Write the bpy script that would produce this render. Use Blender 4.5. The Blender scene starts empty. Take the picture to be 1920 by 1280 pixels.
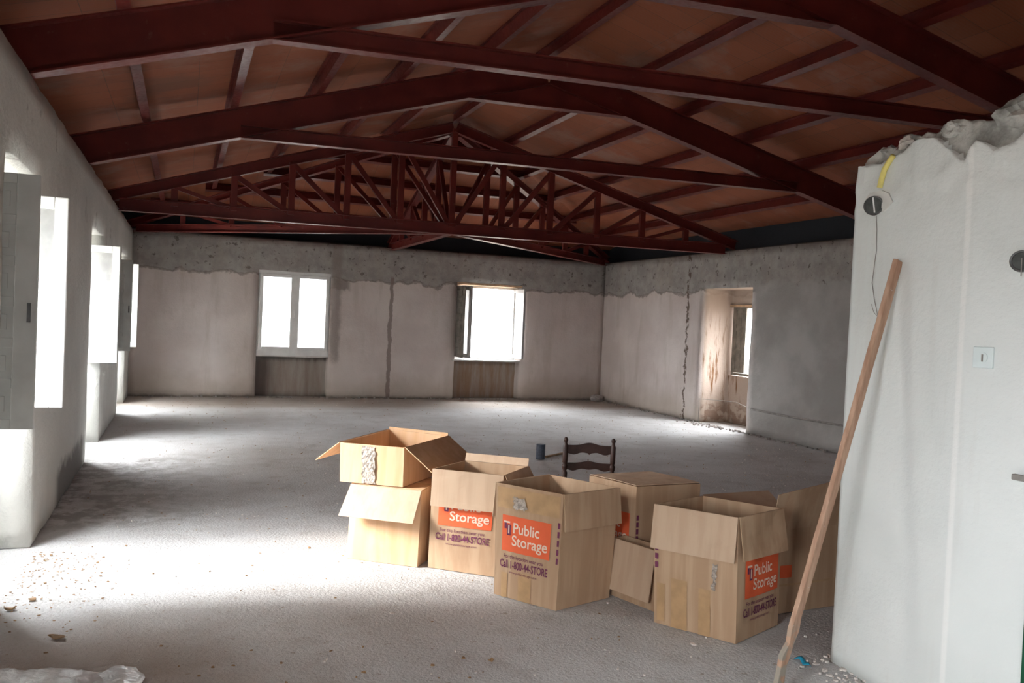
import bpy, bmesh, math, random
from mathutils import Vector, Matrix, noise
random.seed(7)
S = bpy.context.scene
C = S.collection

# ------------------------------------------------------------------ camera, world, exposure
CAM_H = 1.55
ROT = Matrix(((0.93227961, 0.03275516, 0.36025244),
              (-0.35904898, -0.0374253, 0.93256806),
              (0.04402897, -0.99876246, -0.02313014)))      # columns: image right, image down, forward
FPX = 1594.76
cam_data = bpy.data.cameras.new('camera')
cam = bpy.data.objects.new('camera', cam_data)
C.objects.link(cam)
cr, cd, cf = ROT.col[0], ROT.col[1], ROT.col[2]
M = Matrix((( cr[0], -cd[0], -cf[0], 0), (cr[1], -cd[1], -cf[1], 0), (cr[2], -cd[2], -cf[2], CAM_H), (0, 0, 0, 1)))
cam.matrix_world = M
cam_data.sensor_width = 36
cam_data.lens = FPX / 1920 * 36
cam_data.clip_start = 0.05
S.camera = cam

world = bpy.data.worlds.new('world')
S.world = world
world.use_nodes = True
wt = world.node_tree
bg = wt.nodes['Background']
tc = wt.nodes.new('ShaderNodeTexCoord')
sx = wt.nodes.new('ShaderNodeSeparateXYZ')
rm = wt.nodes.new('ShaderNodeValToRGB')
wt.links.new(tc.outputs['Generated'], sx.inputs[0])
mr = wt.nodes.new('ShaderNodeMapRange')
mr.inputs['From Min'].default_value = -1
mr.inputs['From Max'].default_value = 1
wt.links.new(sx.outputs['Z'], mr.inputs['Value'])
wt.links.new(mr.outputs[0], rm.inputs[0])
e = rm.color_ramp.elements
e[0].position = 0.44; e[0].color = (0.10, 0.092, 0.08, 1)
e[1].position = 0.53; e[1].color = (0.38, 0.40, 0.42, 1)
e2 = e.new(0.80); e2.color = (0.96, 0.98, 1.0, 1)
wt.links.new(rm.outputs[0], bg.inputs[0])
bg.inputs[1].default_value = 14.0

sun_data = bpy.data.lights.new('hazy_sun', 'SUN')
sun_data.energy = 6.0
sun_data.angle = math.radians(28)
sun_data.color = (1.0, .98, .95)
sun = bpy.data.objects.new('hazy_sun', sun_data); C.objects.link(sun)
sun.rotation_euler = Vector((1.0, -.14, -.58)).to_track_quat('-Z', 'Y').to_euler()
S.view_settings.view_transform = 'Standard'
S.view_settings.look = 'None'
S.view_settings.gamma = 1
S.view_settings.use_curve_mapping = False
S.view_settings.exposure = 1.70
S.cycles.max_bounces = 14
S.cycles.diffuse_bounces = 9
S.cycles.glossy_bounces = 4
S.cycles.transparent_max_bounces = 16
S.cycles.sample_clamp_indirect = 8.0

def portal(name, loc, size, rot):
    l = bpy.data.lights.new(name, 'AREA')
    l.shape = 'RECTANGLE'; l.size = size[0]; l.size_y = size[1]
    l.cycles.is_portal = True
    o = bpy.data.objects.new(name, l); C.objects.link(o)
    o.location = loc; o.rotation_euler = rot
R90 = math.pi / 2
# light portals exactly in the window openings (they only guide daylight sampling)
LW = [(4.90, 6.03), (9.21, 10.53), (13.30, 14.65), (0.2, 1.5)]     # niches of the left wall along Y; last one unseen, added for light
for a_, b_ in LW:
    portal('window_daylight', (-1.42, (a_ + b_) / 2, 1.55), (1.46, b_ - a_), (0, -R90, 0))
portal('window_daylight', (1.88, 16.28, 1.52), (1.36, 1.5), (-R90, 0, 0))
portal('window_daylight', (5.60, 16.28, 1.52), (1.36, 1.5), (-R90, 0, 0))
portal('window_daylight', (8.86, 11.57, 1.42), (1.2, 1.3), (0, R90, 0))
portal('window_daylight', (.25, -3.7, 1.5), (.7, 1.5), (R90, 0, 0))  # unseen opening added behind the camera to light camera-facing sides

# ------------------------------------------------------------------ helpers
def ray(px, py):
    return ROT @ Vector((px - 960, py - 640, FPX))
def at(px, py, z=0.0):
    """Point at height z seen at that pixel of the photograph."""
    r = ray(px, py); t = (z - CAM_H) / r.z
    return Vector((r.x * t, r.y * t, z))
def at_x(px, py, x):
    r = ray(px, py); t = x / r.x
    return Vector((x, r.y * t, CAM_H + r.z * t))

def setp(o, label=None, cat=None, group=None, kind=None):
    if label: o['label'] = label
    if cat: o['category'] = cat
    if group: o['group'] = group
    if kind: o['kind'] = kind
    return o

def link(name, me, mats, parent=None):
    o = bpy.data.objects.new(name, me)
    C.objects.link(o)
    if not isinstance(mats, (list, tuple)): mats = [mats]
    if not me.materials:
        for m_ in mats: me.materials.append(m_)
    if parent is not None:
        o.parent = parent
        bpy.context.view_layer.update()
        o.matrix_parent_inverse = parent.matrix_world.inverted()
    return o

def empty(name, loc, rotz=0.0):
    o = bpy.data.objects.new(name, None)
    C.objects.link(o); o.location = loc; o.rotation_euler = (0, 0, rotz)
    o.empty_display_size = 0.1
    bpy.context.view_layer.update()
    return o

class MB:
    """collects vertices and faces of one mesh"""
    def __init__(s): s.v = []; s.f = []; s.mi = []; s.uv = None
    def add(s, vs, fs, mi=0):
        b = len(s.v); s.v += [tuple(v) for v in vs]
        s.f += [tuple(i + b for i in f) for f in fs]; s.mi += [mi] * len(fs)
        return s
    def hexa(s, p, mi=0):      # p: 4 bottom, 4 top
        return s.add(p, [(3, 2, 1, 0), (4, 5, 6, 7), (0, 1, 5, 4), (1, 2, 6, 5), (2, 3, 7, 6), (3, 0, 4, 7)], mi)
    def box(s, a, b, mi=0):
        x0, y0, z0 = [min(a[i], b[i]) for i in range(3)]; x1, y1, z1 = [max(a[i], b[i]) for i in range(3)]
        return s.hexa([(x0, y0, z0), (x1, y0, z0), (x1, y1, z0), (x0, y1, z0), (x0, y0, z1), (x1, y0, z1), (x1, y1, z1), (x0, y1, z1)], mi)
    def bar(s, p, q, w, h, up=(0, 0, 1), mi=0, off=(0, 0)):
        """square bar from p to q: w across, h along up; off shifts (across, up)"""
        p = Vector(p); q = Vector(q); d = (q - p).normalized(); up = Vector(up)
        side = d.cross(up)
        if side.length < 1e-4: side = d.cross(Vector((1, 0, 0)))
        side.normalize(); u = side.cross(d).normalized()
        o = side * off[0] + u * off[1]
        c = [(-w / 2, -h / 2), (w / 2, -h / 2), (w / 2, h / 2), (-w / 2, h / 2)]
        return s.hexa([p + o + side * a + u * b for a, b in c] + [q + o + side * a + u * b for a, b in c], mi)
    def ibeam(s, p, q, h, w, tf=0.012, tw=0.008, up=(0, 0, 1)):
        """I-section; p and q lie on the middle of the underside"""
        s.bar(p, q, w, tf, up, off=(0, tf / 2))
        s.bar(p, q, tw, h - 2 * tf, up, off=(0, h / 2))
        s.bar(p, q, w, tf, up, off=(0, h - tf / 2))
        return s
    def tube(s, pts, rad, n=10, mi=0, cap=True):
        pts = [Vector(p) for p in pts]
        if not isinstance(rad, (list, tuple)): rad = [rad] * len(pts)
        rings = []; b = len(s.v); prev = None
        for i, p in enumerate(pts):
            d = (pts[min(i + 1, len(pts) - 1)] - pts[max(i - 1, 0)]).normalized()
            ref = prev if prev is not None else (Vector((0, 0, 1)) if abs(d.z) < .9 else Vector((1, 0, 0)))
            a = (ref - d * ref.dot(d)).normalized(); prev = a; c = d.cross(a)
            for k in range(n):
                t = 2 * math.pi * k / n
                s.v.append(tuple(p + (a * math.cos(t) + c * math.sin(t)) * rad[i]))
        for i in range(len(pts) - 1):
            for k in range(n):
                s.f.append((b + i * n + k, b + i * n + (k + 1) % n, b + (i + 1) * n + (k + 1) % n, b + (i + 1) * n + k)); s.mi.append(mi)
        if cap:
            s.f.append(tuple(b + k for k in range(n))[::-1]); s.mi.append(mi)
            s.f.append(tuple(b + (len(pts) - 1) * n + k for k in range(n))); s.mi.append(mi)
        return s
    def build(s, name, mats, parent=None, smooth=False, bevel=0, fix=True):
        me = bpy.data.meshes.new(name); me.from_pydata(s.v, [], s.f); me.update()
        for p, i in zip(me.polygons, s.mi): p.material_index = i
        if fix:
            bm = bmesh.new(); bm.from_mesh(me); bmesh.ops.recalc_face_normals(bm, faces=bm.faces); bm.to_mesh(me); bm.free()
        if smooth:
            me.shade_smooth()
        o = link(name, me, mats, parent)
        if bevel:
            m_ = o.modifiers.new('bevel', 'BEVEL'); m_.width = bevel; m_.segments = 2; m_.limit_method = 'ANGLE'
        return o

# ------------------------------------------------------------------ materials
class NT:
    def __init__(s, name):
        s.m = bpy.data.materials.new(name); s.m.use_nodes = True
        s.t = s.m.node_tree; s.b = s.t.nodes['Principled BSDF']
        s.pos = s.n('ShaderNodeTexCoord').outputs['Object']
        sp = s.n('ShaderNodeSeparateXYZ'); s.l(s.pos, sp.inputs[0]); s.x, s.y, s.z = sp.outputs
    def n(s, t): return s.t.nodes.new(t)
    def l(s, a, b): s.t.links.new(a, b)
    def put(s, v, i):
        if hasattr(v, 'is_output'): s.l(v, i)
        else: i.default_value = v
    def math(s, op, a, b=0.0, clamp=False):
        k = s.n('ShaderNodeMath'); k.operation = op; k.use_clamp = clamp
        s.put(a, k.inputs[0]); s.put(b, k.inputs[1]); return k.outputs[0]
    def noise(s, scale, detail=3.0, rough=0.55, vec=None, dist=0.0, col=False):
        k = s.n('ShaderNodeTexNoise'); k.inputs['Scale'].default_value = scale
        k.inputs['Detail'].default_value = detail; k.inputs['Roughness'].default_value = rough
        k.inputs['Distortion'].default_value = dist
        s.l(vec if vec is not None else s.pos, k.inputs['Vector']); return k.outputs['Color' if col else 'Fac']
    def scaled(s, v):
        k = s.n('ShaderNodeVectorMath'); k.operation = 'MULTIPLY'; s.l(s.pos, k.inputs[0]); k.inputs[1].default_value = v
        return k.outputs[0]
    def ramp(s, f, a, b, lo=0.0, hi=1.0):        # smooth step
        k = s.n('ShaderNodeMapRange'); k.interpolation_type = 'SMOOTHSTEP'; s.put(f, k.inputs['Value'])
        k.inputs['From Min'].default_value = a; k.inputs['From Max'].default_value = b
        k.inputs['To Min'].default_value = lo; k.inputs['To Max'].default_value = hi; return k.outputs[0]
    def mix(s, f, a, b, mode='MIX'):
        k = s.n('ShaderNodeMix'); k.data_type = 'RGBA'; k.blend_type = mode
        s.put(f, k.inputs[0])
        for v, i in ((a, k.inputs[6]), (b, k.inputs[7])):
            if hasattr(v, 'is_output'): s.l(v, i)
            else: i.default_value = (*v, 1)
        return k.outputs[2]
    def band(s, v, c, w, soft):                  # 1 inside |v-c|<w
        d = s.math('ABSOLUTE', s.math('SUBTRACT', v, c)); return s.ramp(d, w, w + soft, 1, 0)
    def done(s, col, rough=0.8, bump=None, bs=0.3, bd=0.01, spec=0.3, metal=0.0):
        s.put(col if hasattr(col, 'is_output') else (*col, 1), s.b.inputs['Base Color'])
        s.put(rough, s.b.inputs['Roughness']); s.b.inputs['Metallic'].default_value = metal
        s.b.inputs['Specular IOR Level'].default_value = spec
        if bump is not None:
            k = s.n('ShaderNodeBump'); k.inputs['Strength'].default_value = bs; k.inputs['Distance'].default_value = bd
            s.l(bump, k.inputs['Height']); s.l(k.outputs[0], s.b.inputs['Normal'])
        return s.m

def simple(name, col, rough=0.6, var=0.15, scale=12, spec=0.3, metal=0.0, bs=0.15, bd=0.003):
    t = NT(name); n1 = t.noise(scale, 4)
    c = t.mix(t.ramp(n1, .3, .7), tuple(c * (1 - var) for c in col), tuple(min(1, c * (1 + var)) for c in col))
    return t.done(c, rough, n1, bs, bd, spec, metal)

def wall_material(name, kind):
    t = NT(name)
    big = t.noise(0.9, 4, .6); mid = t.noise(5, 5, .65); fine = t.noise(45, 3, .6)
    white = t.mix(t.ramp(big, .35, .65), (.61, .54, .515), (.70, .635, .605))
    cement = t.mix(t.ramp(mid, .35, .65), (.32, .30, .285), (.405, .385, .365))
    if kind == 'left':
        white = t.mix(t.ramp(big, .35, .65), (.60, .60, .57), (.70, .70, .66))
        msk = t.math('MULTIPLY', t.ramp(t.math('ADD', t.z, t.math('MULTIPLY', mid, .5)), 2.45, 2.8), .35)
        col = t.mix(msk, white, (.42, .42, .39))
        # broken plaster patches beside the openings
        p = t.math('MULTIPLY', t.ramp(t.noise(3.2, 6, .7), .60, .66), t.ramp(t.z, 1.5, 1.9))
        col = t.mix(t.math('MULTIPLY', p, .55), col, (.26, .25, .23))
        low = t.math('MULTIPLY', t.ramp(t.math('ADD', t.z, t.math('MULTIPLY', mid, .25)), .46, .34), t.band(t.y, 8.1, .75, .3))
        col = t.mix(low, col, (.23, .22, .21))
    else:
        # ragged line where the white coat stops below the ceiling
        along = t.x if kind == 'back' else t.y
        edge = t.noise(2.2, 4, .6)
        zz = t.math('ADD', t.z, t.math('MULTIPLY', t.math('SUBTRACT', edge, .5), -.42))
        col = t.mix(t.ramp(zz, 2.185, 2.20), white, cement)
        lip = t.math('MULTIPLY', t.band(zz, 2.19, .012, .02), .6)
        col = t.mix(lip, col, (.20, .17, .15))
        spots = t.math('MULTIPLY', t.ramp(t.noise(9, 5, .7), .605, .64), t.ramp(t.z, 2.1, 2.3))
        col = t.mix(t.math('MULTIPLY', spots, .8), col, (.13, .11, .10))
        # damp near the floor
        damp = t.math('MULTIPLY', t.ramp(t.math('ADD', t.z, t.math('MULTIPLY', big, .8)), .95, .45), .45)
        col = t.mix(damp, col, (.46, .40, .31))
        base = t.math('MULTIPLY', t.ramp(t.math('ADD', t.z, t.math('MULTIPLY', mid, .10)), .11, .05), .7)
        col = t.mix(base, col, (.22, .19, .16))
        streak = t.math('MULTIPLY', t.ramp(t.noise(1, 5, .65, t.scaled((3.2, 3.2, .5))), .50, .68), .30)
        col = t.mix(streak, col, (.42, .36, .30))
        if kind == 'back':
            corner = t.math('MULTIPLY', t.band(t.x, 2.68, .10, .12), t.band(t.math('ADD', t.z, t.math('MULTIPLY', mid, .25)), 2.22, .07, .06))
            col = t.mix(t.math('MULTIPLY', corner, .75), col, (.20, .17, .15))
            wob = t.math('MULTIPLY', t.math('SUBTRACT', t.noise(6, 3), .5), .10)
            ch = t.math('MULTIPLY', t.band(t.math('ADD', t.x, wob), 3.63, .028, .02), t.ramp(t.z, 2.32, 2.26))
            col = t.mix(t.math('MULTIPLY', ch, .85), col, (.25, .20, .18))
            rough_edge = t.math('MULTIPLY', t.band(t.math('ADD', t.x, wob), 2.60, .05, .08), t.ramp(t.math('ADD', t.z, t.math('MULTIPLY', mid, .5)), .8, 1.1))
            col = t.mix(t.math('MULTIPLY', rough_edge, .7), col, (.27, .23, .21))
        else:
            wob = t.math('MULTIPLY', t.math('SUBTRACT', t.noise(7, 5, .7), .5), .30)
            cr_ = t.math('MULTIPLY', t.band(t.math('ADD', t.y, wob), 12.66, .018, .02), t.ramp(t.noise(8, 3), .40, .48))
            col = t.mix(t.math('MULTIPLY', cr_, .9), col, (.13, .09, .07))
            yy = t.math('ADD', t.y, t.math('MULTIPLY', t.math('SUBTRACT', mid, .5), .25))
            gp = t.math('MULTIPLY', t.ramp(yy, 10.95, 10.72), t.ramp(zz, 2.34, 2.26))
            grey = t.mix(t.ramp(t.noise(1.3, 5, .6), .35, .70), (.36, .345, .33), (.47, .455, .44))
            col = t.mix(gp, col, grey)
            st = t.math('MULTIPLY', t.ramp(t.noise(1, 4, .6, t.scaled((14, 14, 1.8))), .52, .68), t.math('MULTIPLY', t.band(t.y, 12.1, .25, .1), t.band(t.z, .95, .55, .5)))
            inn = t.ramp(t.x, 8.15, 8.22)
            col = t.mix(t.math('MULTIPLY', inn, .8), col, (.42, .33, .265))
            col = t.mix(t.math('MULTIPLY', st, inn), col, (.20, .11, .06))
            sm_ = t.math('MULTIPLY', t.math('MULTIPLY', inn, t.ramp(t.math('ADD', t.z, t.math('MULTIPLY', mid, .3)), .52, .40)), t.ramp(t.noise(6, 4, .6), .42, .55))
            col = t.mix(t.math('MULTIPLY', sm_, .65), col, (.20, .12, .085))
    # recess above the wall head, its shade painted near black
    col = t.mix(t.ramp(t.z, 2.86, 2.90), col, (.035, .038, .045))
    h = t.math('ADD', t.math('MULTIPLY', fine, .35), t.math('ADD', mid, t.noise(14, 4)))
    return t.done(col, .92, h, .55, .012, .1)

MAT = {}
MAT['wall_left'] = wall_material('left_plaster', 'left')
MAT['wall_back'] = wall_material('back_plaster', 'back')
MAT['wall_right'] = wall_material('right_plaster', 'right')

t = NT('floor_concrete')
big = t.noise(.7, 5, .6); mid = t.noise(4, 5, .6); peb = t.noise(55, 3, .6); grain = t.noise(160, 2)
col = t.mix(t.ramp(big, .35, .65), (.505, .50, .495), (.625, .63, .63))
col = t.mix(t.math('MULTIPLY', t.ramp(mid, .5, .7), .35), col, (.34, .31, .285))
col = t.mix(t.math('MULTIPLY', t.ramp(peb, .52, .62), .22), col, (.36, .34, .32))
spk = t.ramp(t.noise(24, 3), .665, .70)
col = t.mix(t.math('MULTIPLY', spk, .6), col, (.28, .22, .17))
dirt = t.math('MULTIPLY', t.band(t.y, 15.2, .6, .8), .65)
col = t.mix(dirt, col, (.33, .26, .20))
dirt_shade = t.math('MULTIPLY', t.math('MULTIPLY', t.ramp(t.y, 4.9, 3.8), t.ramp(t.x, .9, -.2)), t.ramp(t.noise(1.6, 4), .35, .6, .2, .7))  # brown dirt plus painted shade between the near left windows
col = t.mix(dirt_shade, col, (.40, .33, .27))
dirt3 = t.math('MULTIPLY', t.math('MULTIPLY', t.ramp(t.x, .8, -.7), t.band(t.y, 8.0, 1.2, .6)), t.ramp(t.noise(5, 5, .7), .42, .58))
col = t.mix(t.math('MULTIPLY', dirt3, .75), col, (.25, .235, .22))
MAT['floor'] = t.done(col, .85, t.math('ADD', t.math('MULTIPLY', peb, 1.0), t.math('MULTIPLY', grain, .4)), .75, .010, .25)

t = NT('parapet_plaster')      # stained thin walls under the windows
st = t.noise(1, 5, .65, t.scaled((9, 9, 1.2)))
col = t.mix(t.ramp(st, .25, .78), (.44, .40, .37), (.33, .27, .23))
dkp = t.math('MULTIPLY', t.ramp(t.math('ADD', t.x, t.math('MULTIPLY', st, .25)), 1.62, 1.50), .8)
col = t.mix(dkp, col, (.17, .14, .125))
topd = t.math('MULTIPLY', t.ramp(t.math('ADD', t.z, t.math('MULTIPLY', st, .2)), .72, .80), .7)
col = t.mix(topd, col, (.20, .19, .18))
col = t.mix(t.math('MULTIPLY', t.ramp(t.x, 4.0, 4.5), t.ramp(st, .3, .7, .15, .75)), col, (.33, .20, .12))
MAT['parapet'] = t.done(col, .9, t.noise(20, 4), .4, .01, .1)

t = NT('terracotta_boards')
uv = t.n('ShaderNodeUVMap').outputs[0]
br = t.n('ShaderNodeTexBrick'); t.l(uv, br.inputs['Vector'])
br.inputs['Scale'].default_value = 1.0; br.inputs['Brick Width'].default_value = .74; br.inputs['Row Height'].default_value = .26
br.inputs['Mortar Size'].default_value = .003; br.offset = 0.0
br.inputs['Color1'].default_value = (.34, .105, .050, 1); br.inputs['Color2'].default_value = (.29, .088, .041, 1); br.inputs['Mortar'].default_value = (.17, .075, .045, 1)
wv = t.n('ShaderNodeTexWave'); t.l(uv, wv.inputs['Vector']); wv.bands_direction = 'Y'; wv.inputs['Scale'].default_value = 9; wv.inputs['Distortion'].default_value = 1.2
col = t.mix(t.math('MULTIPLY', wv.outputs['Fac'], .22), br.outputs['Color'], (.28, .13, .09))
eff = t.ramp(t.noise(1.4, 5, .65), .50, .72)
col = t.mix(t.math('MULTIPLY', eff, .45), col, (.34, .235, .20))
dk = t.math('MULTIPLY', t.ramp(t.noise(.8, 4, .6), .52, .7), .5)
col = t.mix(dk, col, (.13, .08, .06))
MAT['boards'] = t.done(col, .75, br.outputs['Fac'], .25, .006, .25)

t = NT('red_oxide_steel')
n1 = t.noise(3, 4); n2 = t.noise(25, 3)
col = t.mix(t.ramp(n1, .35, .65), (.12, .020, .017), (.165, .027, .021))
col = t.mix(t.math('MULTIPLY', t.ramp(t.noise(7, 5, .7), .62, .75), .25), col, (.34, .22, .18))
MAT['steel'] = t.done(col, t.ramp(n2, .3, .7, .34, .46), n2, .08, .002, .4)

MAT['white_paint'] = simple('white_painted_frame', (.80, .81, .80), .4, .06, 6)
MAT['grey_frame'] = simple('weathered_white_frame', (.62, .61, .59), .5, .10, 8)
MAT['mid_frame'] = simple('darkened_grey_frame', (.33, .32, .31), .6, .10, 8)  # darkened so the overexposed open sashes still read grey
MAT['shutter'] = simple('grey_painted_shutter', (.55, .56, .54), .6, .08, 5)
MAT['dark_shutter'] = simple('weathered_dark_shutter', (.22, .20, .17), .7, .25, 7)
MAT['wood_lintel'] = simple('bare_wood_lintel', (.60, .42, .27), .7, .2, 9)
MAT['metal'] = simple('dark_metal', (.12, .12, .12), .45, .2, 20, .5, .6)
MAT['darkwood'] = simple('dark_varnished_wood', (.040, .020, .016), .4, .3, 15, .25)
MAT['rush'] = simple('woven_rush', (.42, .30, .16), .8, .3, 60)
MAT['concrete'] = simple('broken_concrete', (.36, .36, .34), .95, .45, 9, .1, 0, .9, .03)
MAT['rubble'] = simple('plaster_rubble', (.62, .58, .54), .95, .25, 12)
MAT['leafbrown'] = simple('dry_leaf', (.30, .19, .10), .8, .3, 20)
MAT['yellow'] = simple('yellow_conduit', (.78, .68, .22), .5, .08, 20)
MAT['cement_patch'] = simple('light_gypsum_patch', (.66, .66, .63), .9, .08, 12)
MAT['socket_white'] = simple('switch_plastic', (.70, .78, .78), .35, .03, 10)
MAT['black'] = simple('black_plastic', (.06, .065, .06), .5, .3, 30)
MAT['blocker'] = simple('pale_render', (.62, .60, .56), .9, .08, 2)
MAT['green'] = simple('green_paint', (.008, .075, .035), .45, .15, 8)
MAT['pipe_blue'] = simple('blue_grey_plastic', (.10, .12, .16), .5, .25, 30)
MAT['conduit_grey'] = simple('grey_conduit', (.30, .28, .26), .6, .2, 12)
MAT['blue'] = simple('blue_plastic', (.02, .32, .50), .35, .15, 30)
MAT['mortar_stub'] = simple('grey_mortar', (.40, .37, .35), .95, .25, 12)

t = NT('partition_plaster')
mid = t.noise(5, 5, .6); big = t.noise(1.2, 3)
col = t.mix(t.ramp(big, .35, .65), (.67, .705, .69), (.74, .77, .755))
col = t.mix(t.math('MULTIPLY', t.ramp(t.noise(1, 4, .6, t.scaled((6, 9, .8))), .52, .7), .18), col, (.58, .56, .52))
ed = t.math('MULTIPLY', t.band(t.y, 2.505, .006, .012), .5)
col = t.mix(ed, col, (.88, .88, .86))
MAT['partition'] = t.done(col, .85, t.math('ADD', t.noise(38, 4, .65), mid), .35, .008, .2)

t = NT('window_glass')
g = t.t
tr = t.n('ShaderNodeBsdfTransparent'); gl = t.n('ShaderNodeBsdfGlossy'); gl.inputs['Roughness'].default_value = .04
fr = t.n('ShaderNodeFresnel'); fr.inputs[0].default_value = 1.45
ms = t.n('ShaderNodeMixShader'); t.l(fr.outputs[0], ms.inputs[0]); t.l(tr.outputs[0], ms.inputs[1]); t.l(gl.outputs[0], ms.inputs[2])
df = t.n('ShaderNodeBsdfDiffuse'); df.inputs[0].default_value = (.85, .86, .85, 1)
tl = t.n('ShaderNodeBsdfTranslucent'); tl.inputs[0].default_value = (.85, .86, .85, 1)
dm = t.n('ShaderNodeMixShader'); dm.inputs[0].default_value = .5; t.l(df.outputs[0], dm.inputs[1]); t.l(tl.outputs[0], dm.inputs[2])
m2 = t.n('ShaderNodeMixShader'); t.l(ms.outputs[0], m2.inputs[1]); t.l(dm.outputs[0], m2.inputs[2])
t.l(t.ramp(t.noise(6, 4), .3, .7, .40, .55), m2.inputs[0])
t.l(m2.outputs[0], g.nodes['Material Output'].inputs[0])
MAT['glass'] = t.m

t = NT('thin_plastic_sheet')
MAT['plastic'] = t.done((.80, .84, .86), .25, t.noise(14, 4), .6, .02, .5)
t.b.inputs['Transmission Weight'].default_value = .0

t = NT('stick_wood')
n1 = t.noise(1, 4, .6, t.scaled((40, 40, 3)))
col = t.mix(t.ramp(n1, .35, .65), (.40, .235, .16), (.52, .34, .24))
col = t.mix(t.ramp(t.noise(14, 5, .7), .66, .70), col, (.75, .72, .68))
col = t.mix(t.math('MULTIPLY', t.ramp(t.z, .36, .18), t.ramp(t.noise(18, 3), .4, .55)), col, (.33, .29, .24))
MAT['stick'] = t.done(col, .75, n1, .3, .004, .2)

def cardboard(name, a, b, gloss=.75):
    t = NT(name)
    v = t.scaled((9, 9, .6)); w = t.noise(1.6, 3, .6, v)
    col = t.mix(t.ramp(w, .38, .62), a, b)
    col = t.mix(t.math('MULTIPLY', t.ramp(t.noise(6, 5, .65), .55, .75), .25), col, tuple(c * .75 for c in a))
    wv = t.noise(150, 1, .5, t.scaled((1, 1, .02)))
    return t.done(col, gloss, t.math('ADD', w, t.math('MULTIPLY', wv, .2)), .25, .004, .25)
MAT['card'] = cardboard('cardboard', (.43, .28, .175), (.50, .345, .225))
MAT['card_in'] = cardboard('cardboard_inside', (.55, .43, .30), (.62, .49, .35), .85)
MAT['card_orange'] = cardboard('warm_cardboard', (.64, .40, .225), (.70, .46, .28))
MAT['card_flap'] = cardboard('plain_cardboard', (.51, .36, .25), (.56, .41, .29))
MAT['tape'] = simple('brown_packing_tape', (.45, .285, .15), .3, .10, 14, .4, 0, .4, .003)
MAT['clear_tape'] = simple('crumpled_clear_tape', (.40, .34, .29), .15, .35, 45, .6, 0, 1.0, .02)
MAT['print_orange'] = simple('orange_print', (.78, .135, .05), .6, .05, 8)
MAT['print_white'] = simple('pale_print', (.80, .62, .50), .6, .05, 8)
MAT['print_purple'] = simple('purple_print', (.16, .035, .085), .7, .1, 30)

# ------------------------------------------------------------------ solid wall builder
def frange(a, b, st):
    n = max(1, round((b - a) / st)); return [a + (b - a) * i / n for i in range(n)]
def grid_lines(brk, st):
    brk = sorted(set(brk)); out = []
    for a, b in zip(brk, brk[1:]): out += frange(a, b, st)
    return out + [brk[-1]]
def solid(us, ws, zs, filled, mapping, amp=0.006, fq=3.0, matf=None, amp2=0.0):
    """boundary surface of the filled cells of a grid (u along the wall, w into it, z up)"""
    vi = {}; V = []; F = []; MI = []
    nu, nw, nz = len(us) - 1, len(ws) - 1, len(zs) - 1
    fill = {}
    for i in range(nu):
        for j in range(nw):
            for k in range(nz):
                if filled((us[i] + us[i + 1]) / 2, (ws[j] + ws[j + 1]) / 2, (zs[k] + zs[k + 1]) / 2): fill[(i, j, k)] = 1
    def vid(i, j, k):
        if (i, j, k) not in vi:
            p = Vector(mapping(us[i], ws[j], zs[k]))
            nz_ = noise.noise_vector(p * fq) * amp + noise.noise_vector(p * fq * 4) * (amp * .5 + amp2 * min(1, max(0, (p.z - 2.05) / .15)))
            if zs[k] <= 0.001: nz_.z = 0
            V.append(tuple(p + nz_)); vi[(i, j, k)] = len(V) - 1
        return vi[(i, j, k)]
    D = [((1, 0, 0), [(1, 0, 0), (1, 1, 0), (1, 1, 1), (1, 0, 1)]), ((-1, 0, 0), [(0, 0, 0), (0, 0, 1), (0, 1, 1), (0, 1, 0)]),
         ((0, 1, 0), [(0, 1, 0), (0, 1, 1), (1, 1, 1), (1, 1, 0)]), ((0, -1, 0), [(0, 0, 0), (1, 0, 0), (1, 0, 1), (0, 0, 1)]),
         ((0, 0, 1), [(0, 0, 1), (1, 0, 1), (1, 1, 1), (0, 1, 1)]), ((0, 0, -1), [(0, 0, 0), (0, 1, 0), (1, 1, 0), (1, 0, 0)])]
    for (i, j, k) in fill:
        for d, q in D:
            if (i + d[0], j + d[1], k + d[2]) not in fill:
                F.append(tuple(vid(i + a, j + b, k + c) for a, b, c in q))
                MI.append(matf((us[i] + us[i + 1]) / 2, (ws[j] + ws[j + 1]) / 2, (zs[k] + zs[k + 1]) / 2) if matf else 0)
    m_ = MB(); m_.v = V; m_.f = F; m_.mi = MI
    return m_

XL, XR, YB, YN = -0.86, 8.12, 15.82, -3.5
HEAD = 2.83
WTOP = 3.38
# left wall: niches to the floor, thin parapets under the windows, deep reveals
def f_left(y, w, z):
    if z > HEAD: return w > .42
    for a, b in LW:
        if a < y < b:
            if z < .79: return w > .42
            return z > 2.30
    return True
us = grid_lines([YN, YB + .5] + [v for p in LW for v in p], .12)
wl = solid(us, [0, .14, .28, .42, .56], grid_lines([0, .79, 2.30, HEAD, WTOP], .12), f_left, lambda u, w, z: (XL - w, u, z), .009, 2.2)
setp(wl.build('wall_left', MAT['wall_left'], smooth=True), kind='structure', label='grey white rough plastered side wall with three deep window niches')

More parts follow.
